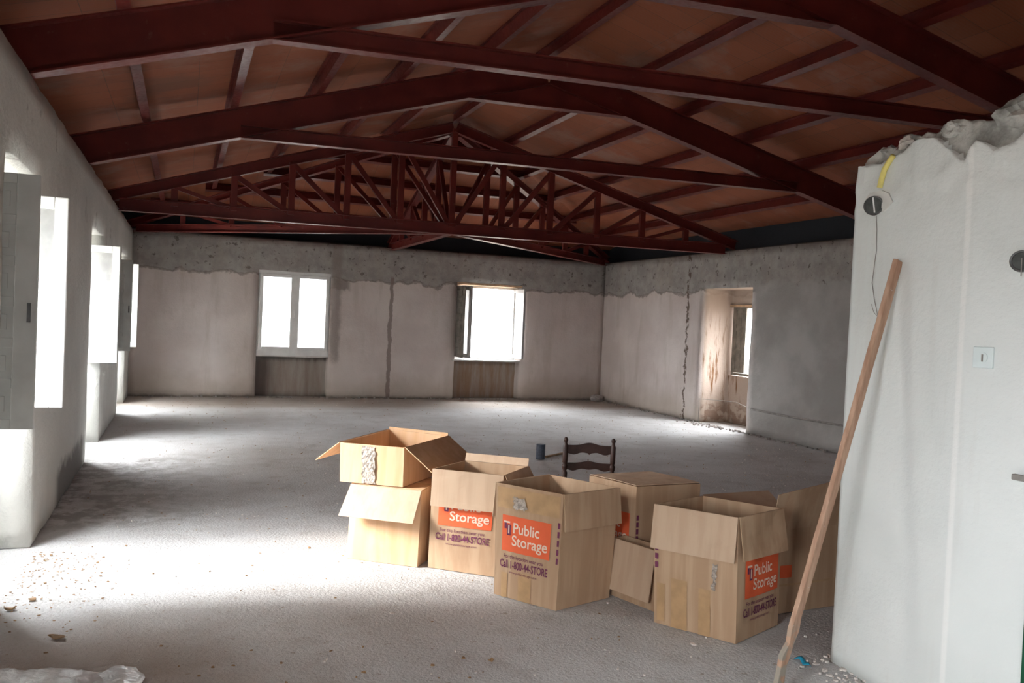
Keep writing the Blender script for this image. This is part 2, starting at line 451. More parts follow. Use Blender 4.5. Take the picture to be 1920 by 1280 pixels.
BW = [(1.22, 2.50), (4.92, 6.30)]
def f_back(x, w, z):
    if z > HEAD: return w > .42
    if not XL < x < XR: return False
    for a, b in BW:
        if a < x < b:
            if z < .77: return w > .28
            return z > 2.28
    return True
wb = solid(grid_lines([XL - .55, XL, XR, XR + .42] + [v for p in BW for v in p], .12), [0, .14, .28, .42, .55], grid_lines([0, .77, 2.28, HEAD, WTOP], .12), f_back,
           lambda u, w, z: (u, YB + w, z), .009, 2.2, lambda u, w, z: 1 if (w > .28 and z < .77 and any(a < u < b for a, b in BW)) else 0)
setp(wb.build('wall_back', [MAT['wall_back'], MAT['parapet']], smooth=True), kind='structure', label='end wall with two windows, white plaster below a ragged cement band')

RN = (10.87, 12.23)
def f_right(y, w, z):
    if z > HEAD: return w > .30
    if RN[0] < y < RN[1]:
        if z > 2.25: return True
        if w < .58: return False
        return z < .80 or z > 2.0
    return True
wr = solid(grid_lines([YN, YB + .5, RN[0], RN[1]], .12), [0, .15, .30, .44, .58, .80], grid_lines([0, .80, 2.0, 2.25, HEAD, WTOP], .12), f_right,
           lambda u, w, z: (XR + w, u, z), .009, 2.2)
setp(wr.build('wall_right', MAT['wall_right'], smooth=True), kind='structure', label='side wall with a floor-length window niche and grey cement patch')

wn = MB().box((XL - .5, YN - .2, 0), (-.1, YN, WTOP)).box((.6, YN - .2, 0), (XR + .5, YN, WTOP)).box((-.1, YN - .2, 0), (.6, YN, .75)).box((-.1, YN - .2, 2.25), (.6, YN, WTOP))  # gap in this wall is the opening added for light
wn.add([(XL - .5, YN - .1, WTOP), (XR + .5, YN - .1, WTOP), ((XL + XR) / 2, YN - .1, 4.7)], [(0, 1, 2)])
setp(wn.build('wall_near', MAT['wall_right']), kind='structure', label='plastered wall behind the viewer')

fl = MB(); nx, ny = 40, 80
vs = []
for i in range(nx + 1):
    for j in range(ny + 1):
        x = XL - .7 + (XR - XL + 1.4) * i / nx; y = YN - .2 + (YB - YN + .8) * j / ny
        vs.append((x, y, noise.noise(Vector((x * .8, y * .8, 3))) * .006 - .004))
fl.add(vs, [(i * (ny + 1) + j, (i + 1) * (ny + 1) + j, (i + 1) * (ny + 1) + j + 1, i * (ny + 1) + j + 1) for i in range(nx) for j in range(ny)])
setp(fl.build('floor', MAT['floor'], smooth=True, fix=False), kind='structure', label='pale rough concrete floor with dust and chips')

# unseen block added to keep the low sun off the two farther left windows
nb = MB().box((-11.0, 8.3, -3), (-6.2, 24, 6.6)).box((-11.2, 8.1, 6.6), (-5.9, 24.2, 6.8))
setp(nb.build('wall_sun_blocker', MAT['blocker']), kind='structure', label='unseen pale block added outside the left windows to keep the sun off')

# ------------------------------------------------------------------ roof
XM = 3.61; SL = .285; ZE = 2.86           # ridge line, slope, underside of rafters at the walls
RH = .30; PH = .13
HALF = XM - XL
def zb(x): return ZE + SL * (HALF - abs(x - XM))       # underside of rafters
def zr(x): return zb(x) + RH + PH + .012
YH = 12.03                                  # hip apex
zap = zr(XM); zev = zr(XL)
EX = .62
ov = EX * SL
me = bpy.data.meshes.new('ceiling')
hs = (zap - zev) / (YB - YH)
V = [(XL - EX, YN - .3, zev - ov), (XM, YN - .3, zap), (XM, YH, zap), (XL - EX, YB + EX * SL / hs, zev - ov),
     (XR + EX, YN - .3, zev - ov), (XR + EX, YB + EX * SL / hs, zev - ov)]
F = [(0, 3, 2, 1), (4, 1, 2, 5), (3, 5, 2)]
V2 = [(x, y, z + .06) for x, y, z in V]
me.from_pydata(V + V2, [], F + [(0 + 6, 1 + 6, 2 + 6, 3 + 6), (4 + 6, 5 + 6, 2 + 6, 1 + 6), (3 + 6, 2 + 6, 5 + 6),
                (0, 6, 9, 3), (3, 9, 11, 5), (5, 11, 10, 4), (0, 1, 7, 6), (1, 4, 10, 7)])
uvl = me.uv_layers.new(name='UVMap')
for p in me.polygons:
    for li in p.loop_indices:
        v = me.vertices[me.loops[li].vertex_index].co
        if p.index % 3 == 2 and p.index < 6: uvl.data[li].uv = ((YB - v.y) * 1.05, v.x)
        else: uvl.data[li].uv = ((abs(v.x - XM)) * 1.04, v.y)
setp(link('ceiling', me, MAT['boards']), kind='structure', label='hipped underside of terracotta roof boards')

SK = math.tan(math.radians(5))              # the frames stand slightly askew in plan
ca, sa = math.cos(math.radians(5)), math.sin(math.radians(5))
def fp(Y0, x, z):                           # point of a frame whose left foot stands at Y0
    return Vector((x, Y0 - (x - XL) * SK, z))
def frame(Y0, label):
    root = setp(empty('roof_frame', fp(Y0, XM, ZE)), label, 'roof frame', 'steel gable frames under the roof boards')
    nrm = (0, 0, 1)
    for s_ in (-1, 1):
        xe = XL - .30 if s_ < 0 else XR + .25
        m_ = MB(); m_.ibeam(fp(Y0, xe, zb(xe)), fp(Y0, XM, zb(XM)), RH * math.cos(math.atan(SL)), .12)
        m_.build('rafter', MAT['steel'], root)
    hx = .90; zh = zb(XM - hx) + .01
    m_ = MB()
    a, b, c_ = fp(Y0, XM - hx, zh), fp(Y0, XM + hx, zh), fp(Y0, XM, zb(XM) + .03)
    off = Vector((0, .006, 0))
    m_.add([a - off, b - off, c_ - off, a + off, b + off, c_ + off], [(0, 1, 2), (5, 4, 3), (0, 3, 4, 1), (1, 4, 5, 2), (2, 5, 3, 0)])
    m_.bar(a, b, .12, .012)
    m_.build('haunch_plate', MAT['steel'], root)
    cx = 3.10; zc = zb(XM - cx) - .015
    m_ = MB(); m_.ibeam(fp(Y0, XM - cx - .05, zc), fp(Y0, XM + cx + .05, zc), .13, .10, .010)
    m_.build('collar_tie', MAT['steel'], root)
frame(5.69, 'dark red steel gable frame nearest the viewer, collar tie crossing high overhead')
frame(8.97, 'dark red steel gable frame between the nearest frame and the lattice truss')
frame(2.41, 'dark red steel gable frame almost above the viewer')
frame(-.87, 'dark red steel gable frame behind the viewer')

NODE = .757
TT = .045
def web(m_, p, q, w=.085, t_=.06):
    m_.bar(p, q, w, t_, up=Vector((0, 1, 0)) if abs((q - p).normalized().z) > .3 else (0, 0, 1))
def truss(Y0, label):
    root = setp(empty('lattice_truss', fp(Y0, XM, 2.79)), label, 'truss')
    zt = lambda x: 4.28 - SL * 1.06 * abs(x - XM)
    for s_ in (-1, 1):
        xe = XL - .2 if s_ < 0 else XR + .15
        MB().ibeam(fp(Y0, xe, zt(xe)), fp(Y0, XM, zt(XM)), .15, .10).build('top_chord', MAT['steel'], root)
    MB().ibeam(fp(Y0, XL + .01, 2.79), fp(Y0, XR - .01, 2.79), .17, .12).build('bottom_chord', MAT['steel'], root)
    for s_ in (-1, 1):
        for k in range(1, 6):
            x = XM + s_ * k * NODE
            m_ = MB(); web(m_, fp(Y0, x, 2.90), fp(Y0, x, zt(x) + .03)); m_.build('upright', MAT['steel'], root)
            x2 = XM + s_ * (k - 1) * NODE
            m_ = MB(); web(m_, fp(Y0, x, zt(x) + .02), fp(Y0, x2 + s_ * .05, 2.94), .07, .05); m_.build('diagonal', MAT['steel'], root)
    m_ = MB(); web(m_, fp(Y0, XM, 2.90), fp(Y0, XM, zt(XM) + .05), .08, .07); m_.build('upright', MAT['steel'], root)
truss(12.42, 'full-width dark red lattice truss standing across the room before the hipped end')

APX = fp(12.42, XM, 0)
def hip_truss(end, label, n, ztop_end):
    end = Vector((*end, 0)); d = end - APX; d.z = 0; L = d.length; d.normalize()
    root = setp(empty('hip_truss', (APX + d * .5) + Vector((0, 0, 2.79))), label, 'truss')
    zt = lambda s_: 4.25 + (ztop_end - 4.25) * s_ / L
    P = lambda s_, z: APX + d * s_ + Vector((0, 0, z))
    MB().ibeam(P(.08, zt(.08)), P(L + .15, zt(L + .15)), .115, .10).build('top_chord', MAT['steel'], root)
    MB().ibeam(P(.08, 2.79), P(L, 2.79), .13, .11).build('bottom_chord', MAT['steel'], root)
    for k in range(1, n):
        s_ = L * k / n
        m_ = MB(); web(m_, P(s_, 2.90), P(s_, zt(s_) + .03)); m_.build('upright', MAT['steel'], root)
        s2 = L * (k - 1) / n
        m_ = MB(); web(m_, P(s_, zt(s_) + .02), P(max(s2, .1), 2.90), .06, .05); m_.build('diagonal', MAT['steel'], root)
hip_truss((XL + .05, YB - .05), 'dark red half truss running diagonally to the far left corner', 6, 2.90)
hip_truss((XM, YB + .05), 'short dark red half truss running straight to the middle of the end wall', 5, 2.90)
hip_truss((XR - .05, YB - .05), 'dark red half truss running diagonally to the far right corner', 6, 2.90)

# purlins lie on the rafters along the room, and across it on the hipped end
ordn = ['lowest', 'second', 'third', 'fourth', 'topmost', 'ridge']
for s_, side in ((-1, 'left'), (1, 'right')):
    for k in range(6):
        dx = [4.0, 3.22, 2.42, 1.62, .86, 0][k]
        if k == 5 and s_ < 0: continue
        x = XM + s_ * dx
        yh = YB - (HALF - dx) * (YB - YH) / HALF
        m_ = MB(); z = zb(x) + RH
        m_.ibeam((x, YN, z), (x, min(yh + .1, YB + .2), z), PH, .075, .008, .006, up=(s_ * SL if k < 5 else 0, 0, 1))
        setp(m_.build('purlin', MAT['steel']), f'long dark red steel purlin under the {side} roof slope, {ordn[k]} one above the {side} wall' if 0 < k < 5 else
             (f'long dark red steel purlin under the {side} roof slope, {ordn[k]} of its five' if k < 5 else 'long dark red steel purlin right under the roof ridge'), 'purlin', 'purlins running the length of the roof')
hord = ['lowest', 'second', 'third', 'fourth', 'highest']
for k in range(5):
    tt = [.06, .25, .44, .63, .82][k]
    y = YB + (YH - YB) * tt; hw = HALF * (1 - tt); z = zev + (zap - zev) * tt - PH - .012
    m_ = MB(); m_.ibeam((XM - hw, y, z), (XM + hw, y, z), PH, .075, .007, .006, up=(0, hs, 1))
    setp(m_.build('purlin', MAT['steel']), f'short cross purlin under the hipped roof end, {hord[k]} one above the end wall', 'purlin', 'purlins across the hipped end')

# ------------------------------------------------------------------ windows
def sash(root, hinge, d, w, z0, z1, mat, pane=True, n=None, st=.075, th=.045, handle=True):
    """casement leaf: from the hinge point along direction d"""
    d = Vector((*d, 0)).normalized(); h = Vector((*hinge, 0)); nn = Vector((-d.y, d.x, 0))
    def q(s_, z): return h + d * s_ + Vector((0, 0, z))
    m_ = MB()
    m_.bar(q(st / 2, z0), q(st / 2, z1), st, th, up=nn); m_.bar(q(w - st / 2, z0), q(w - st / 2, z1), st, th, up=nn)
    m_.bar(q(st, z0 + st / 2), q(w - st, z0 + st / 2), th, st); m_.bar(q(st, z1 - st / 2), q(w - st, z1 - st / 2), th, st)
    s_ = m_.build('sash', mat, root, bevel=.006)
    g_ = MB(); g_.bar(q(st - .005, (z0 + z1) / 2), q(w - st + .005, (z0 + z1) / 2), .006, z1 - z0 - 2 * st + .01)
    g_.build('pane', MAT['glass'], s_)
    if handle:
        hb = MB(); zc = (z0 + z1) / 2
        hb.bar(q(w - st / 2, zc - .05) + nn * (th / 2 + .006), q(w - st / 2, zc + .05) + nn * (th / 2 + .006), .022, .012, up=nn)
        hb.bar(q(w - st / 2, zc) + nn * (th / 2 + .03), q(w - st / 2, zc - .10) + nn * (th / 2 + .03), .018, .012, up=nn)
        hb.bar(q(w - st / 2, zc) + nn * (th / 2), q(w - st / 2, zc) + nn * (th / 2 + .036), .016, .016)
        hb.build('handle', MAT['white_paint'], s_)
    return s_
def shutter(root, hinge, d, w, z0, z1, mat, rows=6, th=.028, knob=True):
    d = Vector((*d, 0)).normalized(); h = Vector((*hinge, 0)); nn = Vector((-d.y, d.x, 0))
    def q(s_, z): return h + d * s_ + Vector((0, 0, z))
    m_ = MB(); st = .075
    m_.bar(q(st / 2, z0), q(st / 2, z1), st, th, up=nn); m_.bar(q(w - st * .7, z0), q(w - st * .7, z1), st * 1.4, th, up=nn)
    hh = (z1 - z0 - .05) / rows
    for k in range(rows + 1):
        zc = z0 + .025 + hh * k; m_.bar(q(st, zc), q(w - st * 1.4, zc), th, .05)
    m_.bar(q(st - .01, (z0 + z1) / 2), q(w - st, (z0 + z1) / 2), th * .25, z1 - z0 - .02)
    for k in range(rows):
        zc = z0 + .025 + hh * (k + .5); m_.bar(q(st + .03, zc), q(w - st * 1.4 - .03, zc), th * .7, hh - .13)
    o = m_.build('shutter', mat, root, bevel=.003)
    if knob:
        hb = MB(); zc = z0 + (z1 - z0) * .46
        hb.bar(q(w - .035, zc - .05), q(w - .035, zc + .05), .016, th + .03, up=nn); hb.build('latch', MAT['metal'], o)
    return o
def wframe(root, p, q_, z0, z1, mat, w=.055, th=.07, mull=False):
    p = Vector((*p, 0)); q_ = Vector((*q_, 0)); d = (q_ - p).normalized(); nn = Vector((-d.y, d.x, 0)); L = (q_ - p).length
    def P(s_, z): return p + d * s_ + Vector((0, 0, z))
    m_ = MB()
    m_.bar(P(w / 2, z0), P(w / 2, z1), w, th, up=nn); m_.bar(P(L - w / 2, z0), P(L - w / 2, z1), w, th, up=nn)
    m_.bar(P(w, z0 + w / 2), P(L - w, z0 + w / 2), th, w); m_.bar(P(w, z1 - w / 2), P(L - w, z1 - w / 2), th, w)
    return m_.build('window_frame', mat, root, bevel=.004)

wd = [(4.90, 6.03, 'nearest window in the left wall, both leaves folded into the room'),
      (9.21, 10.53, 'second window from the viewer in the left wall, bright leaf swung open'),
      (13.30, 14.65, 'farthest window in the left wall, beside the end wall corner')]
WX = -1.33
for i, (a, b, lab) in enumerate(wd):
    root = setp(empty(f'window_{i + 1}', (WX, (a + b) / 2, .8)), lab, kind='structure')
    wframe(root, (WX, a + .01), (WX, b - .01), .80, 2.28, MAT['white_paint'])
    w_ = .615
    sash(root, (WX + .03, b - .115), (1, 0.0), w_, .895, 2.19, MAT['white_paint'])
    if i != 1:
        sash(root, (WX + .03, a + .15), (1, 0.0), w_ - .055, .895, 2.19, MAT['white_paint'], handle=False)
        shutter(root, (WX + .03, a + .09), (1, 0.0), .59, .885, 2.195, MAT['shutter'])
    MB().box((WX - .12, a + .02, .775), (WX + .06, b - .02, .80)).build('window_sill', MAT['cement_patch'], root)

# window 4: closed double window in the end wall
root = setp(empty('window_4', (1.86, YB + .12, .77)), 'closed white double casement in the end wall, the left one of two', kind='structure')
y4 = YB + .04
wframe(root, (1.205, y4 + .03), (2.515, y4 + .03), .755, 2.295, MAT['white_paint'], .065)
sash(root, (1.245, y4 - .02), (1, 0), .615, .855, 2.225, MAT['white_paint'], st=.06, handle=False)
sash(root, (2.475, y4 - .02), (-1, 0), .615, .855, 2.225, MAT['white_paint'], st=.06, handle=False)
MB().box((1.21, y4 - .03, .757), (2.51, y4 + .05, .86)).box((1.21, y4 - .03, 2.22), (2.51, y4 + .05, 2.285)).build('rail', MAT['white_paint'], root)
MB().box((1.20, YB + .005, .735), (2.52, YB + .40, .757)).build('window_sill', MAT['grey_frame'], root)
MB().bar((1.862, y4 - .05, .80), (1.862, y4 - .05, 2.24), .15, .02, up=(0, 1, 0)).bar((1.862, y4 - .08, 1.45), (1.862, y4 - .08, 1.58), .02, .02, up=(0, 1, 0)).build('cover_strip', MAT['white_paint'], root)
for s_, x in ((1, 1.24), (-1, 2.485)):            # louvred outer shutters folded back outside
    m_ = MB()
    for k in range(26):
        z = .84 + k * .052
        m_.bar((x + s_ * .02, y4 + .16, z), (x + s_ * .02, y4 + .52, z + .0), .012, .05, up=(.6 * s_, 0, 1))
    m_.bar((x + s_ * .02, y4 + .14, .80), (x + s_ * .02, y4 + .14, 2.2), .04, .05, up=(0, 1, 0))
    m_.bar((x + s_ * .02, y4 + .54, .80), (x + s_ * .02, y4 + .54, 2.2), .04, .05, up=(0, 1, 0))
    m_.build('louvre_shutter', MAT['white_paint'], root)

# window 5: open window in the end wall
root = setp(empty('window_5', (5.6, YB + .2, .77)), 'wide open window in the end wall, the right one of two', kind='structure')
y5 = YB + .30
wframe(root, (4.95, y5), (6.28, y5), .775, 2.24, MAT['grey_frame'], .05)
sash(root, (5.02, y5 - .04), (.19, -1), .58, .82, 2.20, MAT['mid_frame'], handle=False)
shutter(root, (4.965, y5 - .06), (.05, -1), .55, .82, 2.20, MAT['dark_shutter'], knob=False)
sash(root, (6.21, y5 - .04), (.02, -1), .58, .82, 2.20, MAT['mid_frame'])
MB().box((4.88, YB - .02, .745), (6.30, y5 + .05, .772)).build('window_sill', MAT['grey_frame'], root)
MB().box((4.93, YB + .01, 2.235), (6.29, y5 + .18, 2.275)).build('wood_lintel', MAT['wood_lintel'], root)

# window 6: in the back of the right-hand niche
root = setp(empty('window_6', (8.8, 11.55, .8)), 'small window at the back of the deep niche in the right wall', kind='structure')
x6 = XR + .66
wframe(root, (x6, 10.89), (x6, 12.21), .81, 1.99, MAT['dark_shutter'], .045)
shutter(root, (x6 - .02, 12.19), (0, -1), .34, .86, 1.96, MAT['dark_shutter'], rows=3, knob=False)
MB().box((x6 - .10, 10.88, 1.965), (x6 + .02, 12.22, 2.0)).build('wood_lintel', MAT['wood_lintel'], root)

# ------------------------------------------------------------------ broken partition wall on the right
def px_out(pts):
    out = []
    for a, b in pts:
        p = at_x(a, b, 2.90); out.append((p.y, p.z))
    return out
PA = px_out([(1601, 312), (1648, 307), (1685, 288), (1709, 267), (1759, 258), (1778, 276), (1812, 303), (1826, 282), (1839, 264), (1852, 268), (1868, 282), (1887, 277), (1905, 262), (1921, 244)])
PB = px_out([(1601, 308), (1612, 296), (1638, 273), (1640, 285), (1668, 280), (1677, 256), (1697, 250), (1718, 254), (1726, 246), (1745, 252), (1758, 240), (1767, 226), (1790, 224), (1860, 226), (1868, 215), (1887, 192), (1905, 190), (1921, 186)])
def interp(pts, y):
    pts = sorted(pts)
    if y >= pts[-1][0]: return pts[-1][1]
    if y <= pts[0][0]: return pts[0][1] + (pts[0][0] - y) * .5
    for (a, za), (b, zb_) in zip(pts, pts[1:]):
        if a <= y <= b: return za + (zb_ - za) * (y - a) / max(b - a, 1e-6)
CY = 2.505
def pmap(u, w, z):
    x = 2.93 - (3.18 - u) * .085 if u >= CY else 2.93 - (3.18 - CY) * .085 + (CY - u) * .16
    if z > 2.1 and .03 < w < .04:
        pa = ptop(u, 0)
        if abs(z - pa) < .018: z = pa
    return (x + w, u, min(z, ptop(u, w)) if z > 2.1 else z)
GZ = frange(0, 2.1, .07) + grid_lines([2.1, 2.84], .016)
def ptop(u, w):
    k = noise.noise(Vector((u * 30, w * 30, 1.7))) * .008 + noise.noise(Vector((u * 9, w * 20, 6))) * .012 * (w > .05)
    return min(2.83, (interp(PA, u) if w < .03 else interp(PB, u)) + k)
def f_part(y, w, z):
    lo = max(g for g in GZ if g < z)
    return lo < min(interp(PA, y) if w < .035 else interp(PB, y), 2.83)
wp = solid(frange(.6, 2.2, .1) + grid_lines([2.2, 3.18], .018), [0, .035, .075, .11], GZ, f_part, pmap, .002, 3, lambda u, w, z: 0 if (w < .035 or z < 2.12) else 1, .010)
setp(wp.build('wall_partition', [MAT['partition'], MAT['concrete']], smooth=True), kind='structure', label='half demolished white plaster partition on the right, jagged top')
def pface(y, z, off=0.0):
    x = 2.93 - (3.18 - y) * .085 if y >= CY else 2.93 - (3.18 - CY) * .085 + (CY - y) * .16
    return Vector((x - off, y, z))
def hit(px, py):          # where the ray through that pixel meets the partition face
    r = ray(px, py); lo = None
    for i in range(60):
        y = 3.4 - i * .03
        p = pface(y, 0)
        if lo is not None:
            f0 = lo.x * r.y - lo.y * r.x; f1 = p.x * r.y - p.y * r.x
            if f0 * f1 <= 0:
                k = f0 / (f0 - f1) if f0 != f1 else 0
                q_ = lo.lerp(p, k); return Vector((q_.x, q_.y, CAM_H + r.z * q_.y / r.y))
        lo = p
    return pface(2.5, CAM_H + r.z * 2.5 / r.y)

# concrete lumps exposed on the broken top
def lump(name, c, r, seed, mat, sc=(1, 1, 1), sub=3, rough=.5):
    bm = bmesh.new(); bmesh.ops.create_icosphere(bm, subdivisions=sub, radius=1)
    for v in bm.verts:
        n_ = noise.noise(v.co * 1.3 + Vector((seed, seed * 2, 0))) * rough + noise.noise(v.co * 3.1 + Vector((seed, 0, 5))) * rough * .5
        k = 1 + n_; v.co = Vector((v.co.x * sc[0], v.co.y * sc[1], v.co.z * sc[2])) * (r * k) + Vector(c)
    me_ = bpy.data.meshes.new(name); bm.to_mesh(me_); bm.free()
    return me_
lumps = [((1655, 283), .032, 'small grey concrete lump at the left corner of the broken partition top'),
         ((1690, 264), .035, 'pale mortar lump on the broken partition top beside the yellow conduit'),
         ((1775, 240), .045, 'rough brown and white mortar lump at the middle of the broken partition top'),
         ((1898, 212), .065, 'large grey concrete lump highest on the partition at the right edge')]
for i, ((a, b), r_, lab) in enumerate(lumps):
    p = hit(a, b); me_ = lump('concrete_lump', (p.x + .05, p.y, p.z), r_, i * 3.3, None, (1.0, 1.25, .8), 3, .6)
    setp(link('concrete_lump', me_, MAT['rubble'] if i == 1 else MAT['concrete']), lab, 'concrete lump')

# conduit, junction boxes, wires, switch
root = setp(empty('junction_box', hit(1641, 386)), 'round dark junction box at the end of the yellow conduit, set in gypsum', 'junction box')
p = hit(1641, 386)
JN = Vector((-.80, -.60, 0)); JT = Vector((-.60, .80, 0))
def ring(m_, p, r_, w, d):
    m_.tube([p + JN * d + JT * (r_ * math.cos(t_)) + Vector((0, 0, r_ * math.sin(t_))) for t_ in [k * math.pi / 12 for k in range(25)]], w, 6)
def disc(m_, p, r_, d0, d1, n=24, mi=0):
    p = Vector(p); m_.tube([p + JN * d0, p + JN * d1], r_, n, mi)
m_ = MB(); p = p + JN * .026 + Vector((0, 0, -.004)); disc(m_, p, .040, -.045, .014); m_.build('box_body', MAT['black'], root)
m_ = MB()
ring(m_, p, .040, .004, .014); m_.build('rim', MAT['metal'], root)
m_ = MB(); m_.bar(p + JN * .017 - JT * .006 + Vector((0, 0, -.032)), p + JN * .017 + JT * .004 + Vector((0, 0, .036)), .006, .006); m_.build('strap', MAT['white_paint'], root)
q_ = hit(1658, 374); m_ = MB()
pts = [(1626, 372), (1634, 362), (1655, 357), (1668, 362), (1676, 378), (1668, 388), (1660, 396), (1645, 400), (1630, 392)]
b0 = [hit(*a) for a in pts]
m_.add([v + Vector((-.008, 0, 0)) for v in b0] + [v + Vector((.01, 0, 0)) for v in b0], [tuple(range(9)), tuple(range(17, 8, -1))] + [(k, (k + 1) % 9, 9 + (k + 1) % 9, 9 + k) for k in range(9)])
m_.build('gypsum_patch', MAT['cement_patch'], root)
m_ = MB(); cp = [(1678, 292), (1670, 303), (1661, 318), (1656, 335), (1652, 352)]
m_.tube([hit(*a) + Vector((-.008, 0, 0)) for a in cp], .0125, 12)
setp(m_.build('yellow_conduit', MAT['yellow'], smooth=True), 'short yellow corrugated conduit bending down from the broken partition top', 'conduit')
m_ = MB(); wp_ = [(1645, 404), (1646, 430), (1645, 470), (1641, 500), (1637, 530), (1641, 560), (1650, 604)]
m_.tube([hit(*a) + Vector((-.006, 0, 0)) for a in wp_], .0016, 6)
m_.tube([hit(*a) + Vector((-.006, 0, 0)) for a in [(1636, 570), (1640, 585), (1646, 592)]], .0012, 5)
setp(m_.build('hanging_wire', MAT['conduit_grey']), 'thin grey wire hanging on the partition below the round junction box', 'wire')
root = setp(empty('junction_box', hit(1916, 490)), 'round open junction box at the right edge above the switch', 'junction box')
p = hit(1916, 490)
m_ = MB(); disc(m_, p, .036, -.03, .010); m_.build('box_body', MAT['black'], root)
m_ = MB(); ring(m_, p, .036, .005, .010); m_.build('rim', MAT['metal'], root)
m_ = MB(); m_.tube([p + JN * .012 + Vector((0, 0, .012)), p + JN * .022 + Vector((0, 0, -.02)), p + JN * .014 + Vector((0, 0, -.056))], .002, 6); m_.build('wire', MAT['conduit_grey'], root)
p = hit(1845, 670)
root = setp(empty('wall_socket', p), 'pale square wall socket plate on the partition right of the leaning stick', 'socket')
d = (pface(p.y - .05, 0) - pface(p.y + .05, 0)).normalized(); nn = Vector((-1, -.16, 0)).normalized()
m_ = MB(); m_.bar(p + d * -.04 + nn * .004, p + d * .04 + nn * .004, .010, .082); m_.build('plate', MAT['socket_white'], root, bevel=.003)
m_ = MB(); m_.tube([p + nn * .002, p + nn * .0115], .020, 20); m_.build('socket_well', MAT['socket_white'], root)
m_ = MB(); m_.bar(p + Vector((0, 0, .012)) + nn * .012, p + Vector((0, 0, -.016)) + nn * .012, .006, .004, up=nn); m_.build('contact', MAT['conduit_grey'], root)
p = hit(1921, 896)
m_ = MB(); m_.bar(p + Vector((-.015, .035, 0)), p + Vector((-.015, -.08, 0)), .02, .022)
setp(m_.build('metal_latch', MAT['conduit_grey'], bevel=.003), 'small grey metal latch at the right edge above the green door', 'latch')

# green door edge
root = setp(empty('door_1', hit(1912, 1275)), 'dark green painted door edge at the lower right', kind='structure')
pe = hit(1917, 1270)
m_ = MB(); m_.box((pe.x - .012, pe.y - .26, 0), (pe.x + .02, pe.y, 1.03)); m_.build('door_leaf', MAT['green'], root, bevel=.004)

# ------------------------------------------------------------------ leaning stick
root = None
A = at(1452, 1300, 0.0); B = hit(1691, 489) + Vector((-.02, 0, 0))
m_ = MB(); n_ = 34; prof = []
ax = (B - A).normalized(); sd = ax.cross(Vector((.35, -.93, 0))).normalized(); fw = sd.cross(ax).normalized()
for i in range(n_ + 1):
    s_ = i / n_
    w = .0275 + .001 * math.sin(i * 1.7)
    if s_ < .17: w = .027 + .006 * math.sin(s_ * 95) + .004 * math.sin(i * 3.1)
    if s_ < .02: w *= .8
    j = sd * (.0015 * math.sin(i * .9) if s_ > .17 else .010 * math.sin(s_ * 60))
    c_ = A.lerp(B, s_) + j
    h_ = .011
    prof.append([c_ - sd * w - fw * h_, c_ + sd * w - fw * h_, c_ + sd * w + fw * h_, c_ - sd * w + fw * h_])
vs = [v for r_ in prof for v in r_]
fs = [(i * 4 + k, i * 4 + (k + 1) % 4, i * 4 + 4 + (k + 1) % 4, i * 4 + 4 + k) for i in range(n_) for k in range(4)] + [(3, 2, 1, 0), tuple(n_ * 4 + k for k in range(4))]
m_.add(vs, fs)
st = setp(m_.build('wooden_stick', MAT['stick'], bevel=.003), 'long brown wooden lath with splintered foot leaning on the white partition', 'stick')

# ------------------------------------------------------------------ cardboard boxes
def slab(m_, q, t_, nu=8, nv=8, bulge=0.0, wr=0.003, seed=0, mi=0):
    """quad q (A,B,C,D: bottom left, bottom right, top right, top left) as a sheet of board; thickness goes behind the outer face"""
    A, B, Cc, D = [Vector(v) for v in q]
    nrm = (B - A).cross(D - A).normalized(); V = []
    for off in (0, -t_):
        for j in range(nv + 1):
            for i in range(nu + 1):
                u = i / nu; v = j / nv
                p = A.lerp(B, u).lerp(D.lerp(Cc, u), v)
                b = bulge * math.sin(math.pi * u) * math.sin(math.pi * v)
                e_ = min(u, 1 - u, v, 1 - v); kk = min(1, e_ * 6)
                b += wr * kk * noise.noise(p * 9 + Vector((seed, 0, seed)))
                V.append(p + nrm * (b + off))
    N = (nu + 1) * (nv + 1); F_ = []
    idx = lambda i, j, k: k * N + j * (nu + 1) + i
    for j in range(nv):
        for i in range(nu):
            F_.append((idx(i, j, 0), idx(i + 1, j, 0), idx(i + 1, j + 1, 0), idx(i, j + 1, 0)))
            F_.append((idx(i, j + 1, 1), idx(i + 1, j + 1, 1), idx(i + 1, j, 1), idx(i, j, 1)))
    for i in range(nu):
        F_.append((idx(i, 0, 1), idx(i + 1, 0, 1), idx(i + 1, 0, 0), idx(i, 0, 0)))
        F_.append((idx(i, nv, 0), idx(i + 1, nv, 0), idx(i + 1, nv, 1), idx(i, nv, 1)))
    for j in range(nv):
        F_.append((idx(0, j, 0), idx(0, j + 1, 0), idx(0, j + 1, 1), idx(0, j, 1)))
        F_.append((idx(nu, j, 1), idx(nu, j + 1, 1), idx(nu, j + 1, 0), idx(nu, j, 0)))
    m_.add(V, F_, mi)
BT = .005
def Z(p, z): return Vector((p[0], p[1], z))
